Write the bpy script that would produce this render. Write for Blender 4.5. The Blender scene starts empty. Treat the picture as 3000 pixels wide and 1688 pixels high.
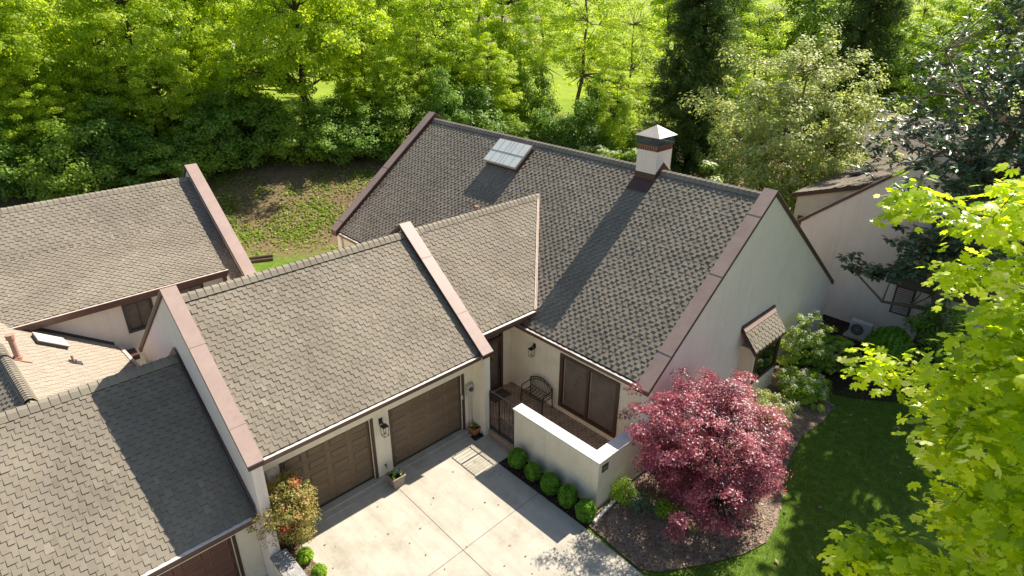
import bpy, math, random
import numpy as np
from mathutils import Vector, Matrix
# ------------------------------------------------------------------ camera, world, sun, exposure
scene = bpy.context.scene
COL = scene.collection
CAM = np.array((-5.233, -13.218, 13.391)); FPX = 1819.8
_r = np.array((0.72484873, -0.68888372, 0.00579242))
_u = np.array((0.2930146, 0.31590008, 0.9024132))
_f = np.array((0.62348759, 0.65241579, -0.43083276))
cam_data = bpy.data.cameras.new("camera"); cam_data.sensor_width = 36; cam_data.lens = FPX / 3000 * 36
cam_data.clip_start = 0.1; cam_data.clip_end = 3000
cam = bpy.data.objects.new("camera", cam_data); COL.objects.link(cam); scene.camera = cam
cam.matrix_world = Matrix(((_r[0], _u[0], -_f[0], CAM[0]), (_r[1], _u[1], -_f[1], CAM[1]), (_r[2], _u[2], -_f[2], CAM[2]), (0, 0, 0, 1)))
SUN_EL, SUN_AZ = math.radians(47.1), math.radians(0.6)      # azimuth from +X towards +Y
world = bpy.data.worlds.new("World"); scene.world = world; world.use_nodes = True
wn = world.node_tree.nodes; sky = wn.new("ShaderNodeTexSky"); sky.sky_type = 'NISHITA'; sky.sun_disc = False
sky.sun_elevation = SUN_EL; sky.sun_rotation = math.radians(90) - SUN_AZ
world.node_tree.links.new(sky.outputs[0], wn["Background"].inputs[0]); wn["Background"].inputs[1].default_value = 0.082
sun_data = bpy.data.lights.new("sun", 'SUN'); sun_data.energy = 5.0; sun_data.angle = math.radians(0.53); sun_data.color = (1.0, 0.93, 0.82)
sun = bpy.data.objects.new("sun", sun_data); COL.objects.link(sun)
_sd = Vector((math.cos(SUN_EL) * math.cos(SUN_AZ), math.cos(SUN_EL) * math.sin(SUN_AZ), math.sin(SUN_EL)))
sun.rotation_euler = _sd.to_track_quat('Z', 'Y').to_euler()
scene.view_settings.view_transform = 'Standard'; scene.view_settings.look = 'None'
scene.view_settings.exposure = 0.93; scene.view_settings.gamma = 1
scene.render.engine = 'CYCLES'
scene.cycles.max_bounces = 6; scene.cycles.transparent_max_bounces = 8; scene.cycles.use_denoising = True

rng = np.random.default_rng(7)
V = lambda *a: np.array(a, float)

# ------------------------------------------------------------------ materials
MATS = {}
def srgb(h):
    c = [int(h[i:i+2], 16) / 255 for i in (0, 2, 4)]
    return tuple(((x + .055) / 1.055) ** 2.4 if x > .04045 else x / 12.92 for x in c) + (1,)
def material(name, color, rough=.8, spec=.3, metal=0, noise=None, bump=None, color2=None, scale=6, noise2=None, streak=0, attr=None, trans=0, tcol=None, coat=0, ramp=None):
    """principled + two noises; attr = blend by per-leaf / per-shingle attribute"""
    m = bpy.data.materials.new(name); m.use_nodes = True; nt = m.node_tree; N = nt.nodes; L = nt.links
    p = N["Principled BSDF"]; p.inputs["Roughness"].default_value = rough; p.inputs["Specular IOR Level"].default_value = spec
    p.inputs["Metallic"].default_value = metal; p.inputs["Base Color"].default_value = tuple(color[:3]) + (1,)
    if coat: p.inputs["Coat Weight"].default_value = coat
    tc = N.new("ShaderNodeTexCoord"); out = None
    if attr:
        a = N.new("ShaderNodeAttribute"); a.attribute_name = "v"; fac = a.outputs["Fac"]
    elif color2 is not None or ramp:
        n1 = N.new("ShaderNodeTexNoise"); n1.inputs["Scale"].default_value = scale; n1.inputs["Detail"].default_value = 8; n1.inputs["Roughness"].default_value = .65
        L.new(tc.outputs["Object"], n1.inputs["Vector"]); fac = n1.outputs["Fac"]
    if attr or color2 is not None or ramp:
        cr = N.new("ShaderNodeValToRGB"); e = cr.color_ramp.elements
        if ramp:
            e[0].position = ramp[0][0]; e[0].color = tuple(ramp[0][1][:3]) + (1,)
            e[1].position = ramp[-1][0]; e[1].color = tuple(ramp[-1][1][:3]) + (1,)
            for pos, c in ramp[1:-1]:
                q = e.new(pos); q.color = tuple(c[:3]) + (1,)
        else:
            lo, hi = (0, 1) if attr else (.35, .65)
            e[0].position = lo; e[1].position = hi; e[0].color = tuple(color[:3]) + (1,); e[1].color = tuple(color2[:3]) + (1,)
        L.new(fac, cr.inputs[0]); out = cr.outputs[0]
    if noise:   # (scale, amount): fine multiplicative grain
        n2 = N.new("ShaderNodeTexNoise"); n2.inputs["Scale"].default_value = noise[0]; n2.inputs["Detail"].default_value = 5; n2.inputs["Roughness"].default_value = .7
        L.new(tc.outputs["Object"], n2.inputs["Vector"])
        mr = N.new("ShaderNodeMapRange"); mr.inputs[1].default_value = .3; mr.inputs[2].default_value = .7
        mr.inputs[3].default_value = 1 - noise[1]; mr.inputs[4].default_value = 1 + noise[1]; L.new(n2.outputs["Fac"], mr.inputs[0])
        mx = N.new("ShaderNodeVectorMath"); mx.operation = 'SCALE'
        if out: L.new(out, mx.inputs[0])
        else: mx.inputs[0].default_value = color[:3]
        L.new(mr.outputs[0], mx.inputs["Scale"]); out = mx.outputs[0]
    if noise2:
        n2 = N.new("ShaderNodeTexNoise"); n2.inputs["Scale"].default_value = noise2[0]; n2.inputs["Detail"].default_value = 6; n2.inputs["Roughness"].default_value = .6
        L.new(tc.outputs["Object"], n2.inputs["Vector"])
        mr = N.new("ShaderNodeMapRange"); mr.inputs[1].default_value = .32; mr.inputs[2].default_value = .68; mr.inputs[3].default_value = 1 - noise2[1]; mr.inputs[4].default_value = 1 + noise2[1] * .7; L.new(n2.outputs["Fac"], mr.inputs[0])
        mx = N.new("ShaderNodeVectorMath"); mx.operation = 'SCALE'; L.new(out, mx.inputs[0]); L.new(mr.outputs[0], mx.inputs["Scale"]); out = mx.outputs[0]
    if streak:
        mp = N.new("ShaderNodeMapping"); mp.inputs["Scale"].default_value = (7, 7, .45); L.new(tc.outputs["Object"], mp.inputs[0])
        n2 = N.new("ShaderNodeTexNoise"); n2.inputs["Scale"].default_value = 1.0; n2.inputs["Detail"].default_value = 7; n2.inputs["Roughness"].default_value = .65; L.new(mp.outputs[0], n2.inputs["Vector"])
        mr = N.new("ShaderNodeMapRange"); mr.inputs[1].default_value = .5; mr.inputs[2].default_value = .75; mr.inputs[3].default_value = 1; mr.inputs[4].default_value = 1 - streak; L.new(n2.outputs["Fac"], mr.inputs[0])
        mx = N.new("ShaderNodeVectorMath"); mx.operation = 'SCALE'; L.new(out, mx.inputs[0]); L.new(mr.outputs[0], mx.inputs["Scale"]); out = mx.outputs[0]
    if out: L.new(out, p.inputs["Base Color"])
    if bump:    # (scale, strength, distance)
        n3 = N.new("ShaderNodeTexNoise"); n3.inputs["Scale"].default_value = bump[0]; n3.inputs["Detail"].default_value = 6
        L.new(tc.outputs["Object"], n3.inputs["Vector"]); b = N.new("ShaderNodeBump"); b.inputs["Strength"].default_value = bump[1]; b.inputs["Distance"].default_value = bump[2]
        L.new(n3.outputs["Fac"], b.inputs["Height"]); L.new(b.outputs[0], p.inputs["Normal"])
    if trans:
        t = N.new("ShaderNodeBsdfTranslucent"); t.inputs[0].default_value = tuple((tcol or color)[:3]) + (1,)
        if out:
            sc = N.new("ShaderNodeVectorMath"); sc.operation = 'MULTIPLY'; L.new(out, sc.inputs[0]); sc.inputs[1].default_value = (tcol or (1, 1, 1))[:3]; L.new(sc.outputs[0], t.inputs[0])
        mix = N.new("ShaderNodeMixShader"); mix.inputs[0].default_value = trans
        L.new(p.outputs[0], mix.inputs[1]); L.new(t.outputs[0], mix.inputs[2]); L.new(mix.outputs[0], N["Material Output"].inputs[0])
    MATS[name] = m; return m

material("stucco", (.84, .735, .57), .95, .15, color2=(.76, .66, .505), scale=1.6, noise=(14, .05), bump=(30, .8, .02), streak=.10)
material("stucco_white", (.90, .765, .69), .95, .15, color2=(.85, .715, .64), scale=1.2, noise=(14, .05), bump=(30, .8, .02), streak=.10)
material("stucco_pink", (.78, .70, .625), .95, .15, color2=(.73, .655, .58), scale=.9, noise=(14, .05), bump=(38, .5, .012), streak=.10)
material("cap_stone", (.72, .69, .63), .85, .2, color2=(.60, .57, .51), scale=5, noise=(30, .1), bump=(40, .2, .005))
material("coping_paint", (.37, .265, .22), .5, .35, color2=(.32, .225, .19), scale=1.4, noise=(6, .04), bump=(3, .12, .02), streak=.10)
material("trim_brown", (.085, .042, .032), .5, .4, noise=(9, .18), bump=(18, .2, .004))
material("trim_white", (.74, .70, .62), .45, .4, color2=(.6, .53, .44), scale=7, noise=(25, .12))
material("gutter_highlight", (.66, .62, .57), .3, .6, color2=(.38, .31, .26), scale=3)  # pale non-metal colour paints in the gutter's silvery highlights
material("gutter_brown", (.12, .06, .043), .4, .5, noise=(5, .2))
material("rust_trim", (.55, .38, .29), .6, .3, color2=(.62, .55, .47), scale=8)
material("shingle_tan", (.22, .18, .14), .93, .2, attr=1, noise=(70, .2), bump=(160, .35, .004), noise2=(.55, .16),
         ramp=[(0, (.205, .172, .132)), (.35, (.232, .197, .150)), (.6, (.246, .210, .158)), (.8, (.237, .200, .160)), (1, (.275, .238, .18))])
material("shingle_pale", (.3, .26, .2), .93, .2, attr=1, noise=(70, .12), bump=(160, .3, .003),
         ramp=[(0, (.28, .235, .185)), (.5, (.315, .265, .205)), (1, (.35, .295, .23))])
material("shingle_edge", (.06, .048, .038), .95, .1)
material("shingle_edge_pale", (.16, .125, .095), .95, .1)
material("roof_under", (.11, .09, .07), .95, .1, noise=(30, .2))
material("door_brown", (.165, .108, .062), .5, .4, noise=(4, .08), bump=(60, .08, .002))
material("door_red_brown", (.17, .075, .05), .5, .4, noise=(4, .1), bump=(60, .1, .002))
material("shadow_gap", (.012, .010, .009), .9, .1)
material("wood_frame", (.085, .042, .026), .5, .4, noise=(8, .2))
material("glass_dark", (.17, .135, .105), .14, .5, noise=(1.2, .3))
material("glass_blind", (.12, .105, .085), .25, .5, noise=(3, .25))
material("glass_skylight", (.74, .75, .68), .3, .5, color2=(.66, .68, .61), scale=3, noise=(12, .1))
material("black_metal", (.012, .011, .011), .45, .5)
material("old_iron", (.022, .017, .013), .55, .5, noise=(20, .3))
material("brick_red", (.24, .085, .05), .9, .2, color2=(.17, .06, .04), scale=12, noise=(30, .2))
material("brick_tan", (.42, .31, .22), .9, .2, color2=(.33, .22, .15), scale=9, noise=(30, .15))
material("mortar", (.66, .52, .36), .95, .1)
material("cap_metal", (.50, .44, .37), .45, .45, color2=(.42, .36, .3), scale=3, noise=(14, .06))
material("slate_dark", (.055, .058, .062), .5, .4, noise=(6, .2))
material("terracotta", (.46, .17, .07), .8, .25, noise=(14, .15))
material("pipe_pink", (.42, .24, .175), .7, .3, noise=(8, .12))
material("concrete_pot", (.33, .27, .205), .9, .2, color2=(.24, .195, .15), scale=9, noise=(30, .15), bump=(40, .4, .006))
material("pvc_white", (.62, .58, .51), .4, .4)
material("meter_box", (.58, .53, .45), .5, .4, color2=(.45, .39, .32), scale=6)
material("ac_paint", (.62, .60, .56), .4, .4, noise=(8, .05))
material("soil", (.05, .032, .022), 1, .1, noise=(30, .4), bump=(40, .8, .02))
material("bark", (.10, .075, .055), .95, .1, color2=(.06, .045, .034), scale=9, noise=(20, .3), bump=(22, .9, .03))
material("bark_pale", (.22, .17, .12), .95, .1, color2=(.13, .1, .07), scale=9, noise=(20, .3), bump=(22, .6, .02))
material("bark_dark", (.04, .03, .024), .95, .1, noise=(12, .4), bump=(22, .9, .03))
material("flower_white", (.8, .78, .72), .6, .2, attr=1, trans=.25, ramp=[(0, (.62, .62, .5)), (1, (.85, .83, .78))])
material("flower_yellow", (.75, .62, .06), .6, .2)
material("gold_text", (.42, .28, .10), .4, .5)
def leafmat(name, ramp, trans=.42, tcol=(1.6, 1.8, .7), rough=.5, spec=.35):
    material(name, ramp[0][1], rough, spec, attr=1, ramp=ramp, trans=trans, tcol=tcol)
leafmat("leaf_spring", [(0, (.20, .29, .02)), (.35, (.38, .51, .025)), (.7, (.54, .68, .035)), (1, (.68, .78, .09))], .6, (1.15, 1.12, .6))
leafmat("leaf_spring_yellow", [(0, (.25, .36, .025)), (.4, (.46, .60, .035)), (1, (.70, .79, .12))], .6, (1.12, 1.12, .6))
leafmat("leaf_mid", [(0, (.12, .20, .03)), (.5, (.27, .39, .045)), (1, (.46, .58, .09))], .55, (1.25, 1.3, .6))
leafmat("leaf_dark", [(0, (.09, .17, .03)), (.5, (.19, .32, .045)), (1, (.36, .50, .08))], .5, (1.25, 1.3, .6))
leafmat("leaf_conifer", [(0, (.05, .085, .02)), (.5, (.10, .16, .035)), (.85, (.18, .24, .05)), (1, (.27, .19, .08))], .35)
leafmat("leaf_grey_green", [(0, (.20, .25, .08)), (.45, (.42, .48, .14)), (.8, (.60, .64, .24)), (1, (.74, .75, .46))], .45, (1.2, 1.2, .8), .5, .4)
leafmat("leaf_glossy", [(0, (.06, .10, .06)), (.5, (.13, .20, .11)), (.8, (.24, .32, .16)), (.9, (.42, .38, .12)), (1, (.5, .25, .10))], .25, (1.2, 1.2, .7), .36, .6)
leafmat("leaf_maple", [(0, (.26, .38, .012)), (.4, (.50, .64, .02)), (.8, (.70, .80, .06)), (1, (.84, .86, .45))], .68, (1.3, 1.25, .5), .34, .6)  # darkened low end paints in shaded gaps, so the highlights stand out
leafmat("leaf_red", [(0, (.09, .010, .022)), (.4, (.32, .045, .075)), (.75, (.62, .18, .22)), (1, (.85, .42, .42))], .38, (1.15, .5, .65), .34, .8)  # pink upper stops put sunlit highlights into the leaf colour
leafmat("leaf_box", [(0, (.07, .16, .015)), (.6, (.17, .33, .028)), (1, (.32, .50, .045))], .38)
leafmat("leaf_lime", [(0, (.12, .22, .012)), (.6, (.28, .42, .025)), (1, (.46, .56, .05))], .4)
leafmat("leaf_nandina", [(0, (.12, .15, .025)), (.4, (.30, .29, .06)), (.8, (.50, .38, .14)), (.96, (.52, .24, .12)), (1, (.5, .04, .035))], .38, (1.3, 1.15, .8))
leafmat("leaf_purple", [(0, (.03, .008, .014)), (1, (.09, .02, .03))], .3, (1.8, .8, 1))
leafmat("leaf_blue_green", [(0, (.08, .13, .07)), (1, (.19, .28, .15))], .3)
leafmat("twig_grey", [(0, (.13, .10, .075)), (1, (.24, .19, .14))], .05)
leafmat("petal_cream", [(0, (.30, .36, .14)), (.5, (.55, .56, .36)), (1, (.78, .76, .62))], .3, (1.1, 1.1, .9))
leafmat("chip", [(0, (.06, .04, .028)), (.6, (.17, .115, .075)), (1, (.34, .24, .16))], .0)
leafmat("chip_dark", [(0, (.02, .013, .010)), (.7, (.06, .038, .026)), (1, (.2, .12, .07))], .0)
leafmat("grass_blade", [(0, (.04, .09, .015)), (.6, (.085, .16, .022)), (1, (.16, .25, .035))], .35)

# ------------------------------------------------------------------ mesh helpers
ORIG = {}
def origin_of(o): return ORIG.get(o.name, np.zeros(3)) if o is not None else np.zeros(3)
class MB:
    def __init__(s): s.v = []; s.f = []; s.a = []; s.mi = []; s.cur = 0
    def add(s, vs, fs, a=.5):
        b = len(s.v); s.v += [tuple(map(float, q)) for q in vs]; s.a += [a] * len(vs); s.f += [[b + i for i in q] for q in fs]; s.mi += [s.cur] * len(fs); return s
    def box(s, x0, x1, y0, y1, z0, z1, a=.5):
        s.add([(x, y, z) for x in (x0, x1) for y in (y0, y1) for z in (z0, z1)], [(0, 1, 3, 2), (4, 6, 7, 5), (0, 4, 5, 1), (2, 3, 7, 6), (0, 2, 6, 4), (1, 5, 7, 3)], a); return s
    def obox(s, c, ex, ey, ez, a=.5):   # oriented box from centre and three half-vectors
        c, ex, ey, ez = map(np.array, (c, ex, ey, ez))
        s.add([c + i * ex + j * ey + k * ez for i in (-1, 1) for j in (-1, 1) for k in (-1, 1)], [(0, 1, 3, 2), (4, 6, 7, 5), (0, 4, 5, 1), (2, 3, 7, 6), (0, 2, 6, 4), (1, 5, 7, 3)], a); return s
    def beam(s, p, q, w, h, up=(0, 0, 1)):   # bar from p to q, w across, h along up
        p, q, up = map(lambda t: np.array(t, float), (p, q, up)); d = q - p; L = np.linalg.norm(d); d /= L
        sx = np.cross(d, up); n = np.linalg.norm(sx); sx = sx / n if n > 1e-6 else V(1, 0, 0); uz = np.cross(sx, d)
        return s.obox((p + q) / 2, d * L / 2, sx * w / 2, uz * h / 2)
    def prism(s, poly, off):            # polygon (3D points) extruded by the vector off
        n = len(poly); off = np.array(off, float); P = [np.array(q, float) for q in poly]
        s.add(P + [q + off for q in P], [list(range(n))[::-1], list(range(n, 2 * n))] + [(i, (i + 1) % n, n + (i + 1) % n, n + i) for i in range(n)]); return s
    def tube(s, pts, rad, k=8, a=.5, cap=True):
        pts = [np.array(q, float) for q in pts]; rad = [rad] * len(pts) if np.isscalar(rad) else rad
        vs = []; ref = None
        for i, p in enumerate(pts):
            d = pts[min(i + 1, len(pts) - 1)] - pts[max(i - 1, 0)]; d = d / (np.linalg.norm(d) + 1e-9)
            if ref is None: ref = V(1, 0, 0) if abs(d[0]) < .8 else V(0, 1, 0)
            x = ref - d * (ref @ d); x /= (np.linalg.norm(x) + 1e-9); ref = x; y = np.cross(d, x)
            for j in range(k):
                t = 2 * math.pi * j / k; vs.append(p + rad[i] * (math.cos(t) * x + math.sin(t) * y))
        fs = [(i * k + j, i * k + (j + 1) % k, (i + 1) * k + (j + 1) % k, (i + 1) * k + j) for i in range(len(pts) - 1) for j in range(k)]
        if cap: fs += [list(range(k))[::-1], [(len(pts) - 1) * k + j for j in range(k)]]
        s.add(vs, fs, a); return s
    def build(s, name, mat, parent=None, smooth=False, attr=False):
        o = origin_of(parent)
        me = bpy.data.meshes.new(name); vv = np.array(s.v) - o
        me.from_pydata(vv.tolist(), [], s.f)
        if isinstance(mat, str): mat = [mat]
        for m in mat: me.materials.append(MATS[m])
        if len(mat) > 1: me.polygons.foreach_set("material_index", s.mi)
        if attr: me.attributes.new("v", 'FLOAT', 'POINT').data.foreach_set("value", s.a)
        if smooth: me.polygons.foreach_set("use_smooth", [True] * len(me.polygons))
        me.update(); ob = bpy.data.objects.new(name, me); COL.objects.link(ob)
        if parent is not None: ob.parent = parent
        ORIG[ob.name] = o
        return ob
def tag(o, label, cat, group=None):
    o["label"] = label; o["category"] = cat
    if group: o["group"] = group
    return o
def thing(name, loc, label, cat, group=None):
    o = bpy.data.objects.new(name, None); COL.objects.link(o); o.location = loc; o.empty_display_size = .3
    ORIG[o.name] = np.array(loc, float); return tag(o, label, cat, group)
def recentre(o, loc):     # move a one-mesh thing's origin to its base
    loc = np.array(loc, float); me = o.data; n = len(me.vertices); a = np.empty(n * 3); me.vertices.foreach_get("co", a)
    a = a.reshape(-1, 3) - loc; me.vertices.foreach_set("co", a.ravel()); me.update(); o.location = loc; ORIG[o.name] = loc; return o
def kind(o, k): o["kind"] = k; return o
def copy_tree(o, parent=None):
    c = o.copy(); COL.objects.link(c); c.parent = parent
    for ch in list(o.children): copy_tree(ch, c)
    return c
def smooth(a, b, t): t = min(max((t - a) / (b - a), 0), 1); return t * t * (3 - 2 * t)

# ---- vectorised scatter of small leaf polygons
def rot_from(nrm, spin):
    n = nrm / (np.linalg.norm(nrm, axis=1, keepdims=True) + 1e-9)
    ref = np.where(np.abs(n[:, 2:3]) < .9, np.array([[0, 0, 1.]]), np.array([[1., 0, 0]]))
    x = np.cross(ref, n); x /= np.linalg.norm(x, axis=1, keepdims=True); y = np.cross(n, x)
    c, s = np.cos(spin)[:, None], np.sin(spin)[:, None]
    return c * x + s * y, -s * x + c * y, n
def leaf_mesh(name, mat, tv, tf, pos, nrm, size, vals, parent=None, spin=None, R=None):
    """one mesh made of many copies of the leaf polygon tv (k,3), faces tf"""
    N = len(pos); o = origin_of(parent); R = R or rng
    X, Y, Z = rot_from(nrm, R.uniform(0, 6.283, N) if spin is None else spin)
    tv = np.array(tv, float); k = len(tv); sz = np.asarray(size).reshape(-1, 1, 1) * np.ones((N, 1, 1))
    P = (pos - o)[:, None, :] + sz * (tv[None, :, 0:1] * X[:, None, :] + tv[None, :, 1:2] * Y[:, None, :] + tv[None, :, 2:3] * Z[:, None, :])
    me = bpy.data.meshes.new(name); me.vertices.add(N * k); me.vertices.foreach_set("co", P.astype(np.float32).ravel())
    lens = [len(f) for f in tf]; flat = np.concatenate([np.array(f) for f in tf]); nl = len(flat)
    loops = (flat[None, :] + (np.arange(N) * k)[:, None]).ravel(); me.loops.add(N * nl); me.loops.foreach_set("vertex_index", loops.astype(np.int32))
    st = np.concatenate([[0], np.cumsum(lens)[:-1]]); starts = (st[None, :] + (np.arange(N) * nl)[:, None]).ravel()
    me.polygons.add(N * len(tf)); me.polygons.foreach_set("loop_start", starts.astype(np.int32))
    me.polygons.foreach_set("loop_total", np.tile(lens, N).astype(np.int32))
    me.materials.append(MATS[mat]); me.attributes.new("v", 'FLOAT', 'POINT').data.foreach_set("value", np.repeat(vals, k).astype(np.float32))
    me.update(calc_edges=True); ob = bpy.data.objects.new(name, me); COL.objects.link(ob)
    if parent is not None: ob.parent = parent
    ORIG[ob.name] = o
    return ob
LEAF = ([(0, -.5, 0), (.3, -.1, .06), (0, .5, 0), (-.3, -.1, .06)], [(0, 1, 2, 3)])
NEEDLE = ([(0, -.5, 0), (.09, 0, .02), (0, .5, -.05), (-.09, 0, .02)], [(0, 1, 2, 3)])
OVAL = ([(0, -.5, 0), (.17, -.28, .03), (.2, .1, .05), (0, .5, -.03), (-.2, .1, .05), (-.17, -.28, .03)], [(0, 1, 2, 3), (0, 3, 4, 5)])
SPRIG = ([(0, -.5, 0), (.42, -.2, .1), (.1, .05, 0), (.36, .42, .12), (0, .2, 0), (-.3, .5, .1), (-.12, 0, 0), (-.45, -.12, .1)], [(0, 1, 2), (2, 3, 4), (4, 5, 6), (6, 7, 0), (0, 2, 4, 6)])
def star_leaf(lobes, inner=.34, notch=.5):
    pts = []
    for i, (ang, ln) in enumerate(lobes):
        pts.append((math.sin(math.radians(ang)) * ln, math.cos(math.radians(ang)) * ln, -.10 * ln))
        if i < len(lobes) - 1:
            a2 = (ang + lobes[i + 1][0]) / 2; pts.append((math.sin(math.radians(a2)) * inner, math.cos(math.radians(a2)) * inner, .02))
    vs = [(0, -.12, 0)] + pts; n = len(pts)
    return vs, [(0, i, i + 1) for i in range(1, n)]
def maple_leaf():
    half = [(.0, .62), (.06, .50), (.13, .49), (.10, .30), (.27, .36), (.34, .46), (.40, .36), (.53, .34), (.42, .22), (.40, .12), (.50, .02), (.36, -.03), (.32, -.14), (.14, -.12), (.03, -.22)]
    right = [(x, y, -.22 * (x * x + y * y)) for x, y in half]; left = [(-x, y, z) for x, y, z in right[::-1] if x > 0.001]
    pts = right + left; n = len(pts)
    return [(0, 0, .03)] + pts, [(0, 1 + i, 1 + (i + 1) % n) for i in range(n)]
RED_LEAF = star_leaf([(-125, .3), (-75, .48), (-35, .6), (0, .66), (35, .6), (75, .48), (125, .3)], .16)
def clump_leaves(centers, cr, n_each, size, mat, name, parent, shape=LEAF, flat=.55, out_from=None, up=.8, R=None, vjit=.28, vbase=None, shell=.5, droop=0):
    """leaves on the shells of many small clumps"""
    R = R or rng; K = len(centers); cr = np.asarray(cr) * np.ones(K); idx = np.repeat(np.arange(K), n_each); N = len(idx)
    d = R.normal(size=(N, 3)); d /= np.linalg.norm(d, axis=1, keepdims=True); rad = R.uniform(0, 1, N) ** shell
    off = d * (rad * cr[idx])[:, None]; off[:, 2] *= flat
    if droop: off[:, 2] -= droop * (off[:, 0] ** 2 + off[:, 1] ** 2) / (cr[idx] + 1e-6)
    pos = centers[idx] + off
    nrm = d * .7 + R.normal(size=(N, 3)) * .45; nrm[:, 2] += up
    if out_from is not None: o = pos - out_from; nrm += .6 * o / (np.linalg.norm(o, axis=1, keepdims=True) + 1e-6)
    cv = R.uniform(.25, .75, K) if vbase is None else vbase
    vals = np.clip(cv[idx] + R.normal(size=N) * vjit * .6, 0, 1)
    return leaf_mesh(name, mat, shape[0], shape[1], pos, nrm, size * R.uniform(.6, 1.3, N), vals, parent, R=R)
def crown_points(R, K, rx, ry, rz, c, shellness=.45, bottom=-1.0):
    P = []
    while len(P) < K:
        d = R.normal(size=3); d /= np.linalg.norm(d)
        if d[2] < bottom: continue
        lump = 1 + .22 * math.sin(3.1 * d[0] + 1.7 * d[2] + c[0]) * math.cos(2.7 * d[1] + c[1]) + .12 * R.normal()
        P.append(c + d * V(rx, ry, rz) * lump * R.uniform(.12, 1) ** shellness)
    return np.array(P)
def branches(R, base, top, r0, mains, tips, rt=.03, k=6, mb=None, wob=.25, nseg=6, grow=False):
    """tapered trunk, main limbs and fine branches out to the leaf clumps"""
    mb = mb or MB(); base, top = np.array(base, float), np.array(top, float)
    tr = [base + (top - base) * t + (V(R.normal(), R.normal(), 0) * wob * math.sin(math.pi * t)) for t in np.linspace(0, 1, nseg + 1)]
    rr = [r0 * (1.35 if i == 0 else 1) * (1 - .8 * i / nseg) + rt * .3 for i in range(nseg + 1)]
    mb.tube(tr, rr, max(k, 8)); nodes = list(zip(tr, rr))
    for m in mains:
        cand = [(np.linalg.norm(p - m) + 1.2 * max(0, p[2] - m[2] + .15 * np.linalg.norm((p - m)[:2])), i) for i, (p, r) in enumerate(nodes[1:nseg + 1], 1)]
        i = min(cand)[1]; p, r = nodes[i]; L = np.linalg.norm(m - p)
        mid = (p + m) / 2 + V(R.normal(), R.normal(), R.normal() * .5) * .12 * L - V(0, 0, .05 * L)
        r1 = min(r * .55, r0 * .36); mb.tube([p, (p * .6 + mid * .4) , mid, m], [r1, r1 * .85, r1 * .6, max(r1 * .3, rt)], k, cap=False)
        nodes += [(mid, r1 * .6), (m, r1 * .3), ((p + mid) / 2, r1 * .8)]
    pts = np.array([p for p, r in nodes[2:]]); rs = [r for p, r in nodes[2:]]
    if grow:
        cen = top; tips = sorted(tips, key=lambda q: np.linalg.norm(q - cen)); pl = list(pts)
        for t in tips:
            A = np.array(pl); dd = np.linalg.norm(A - t, axis=1); i = int(np.argmin(dd)); p = A[i]; r1 = max(.005, min(rs[i] * .8, .02)); mid = (p + t) / 2 + R.normal(size=3) * .05 * dd[i]
            mb.tube([p, mid, t], [r1, r1 * .85, r1 * .7], 4, cap=False); pl.append(t); rs.append(r1 * .8)
        return mb
    for t in tips:
        i = int(np.argmin(np.linalg.norm(pts - t, axis=1) + .6 * np.maximum(0, pts[:, 2] - t[2]))); p = pts[i]; L = np.linalg.norm(t - p)
        mid = (p + t) / 2 + R.normal(size=3) * .1 * L; r1 = max(min(rs[i] * .6, .012 + .018 * L), rt * .5)
        mb.tube([p, mid, t], [r1, r1 * .7, rt * .3], 4, cap=False)
    return mb

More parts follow.
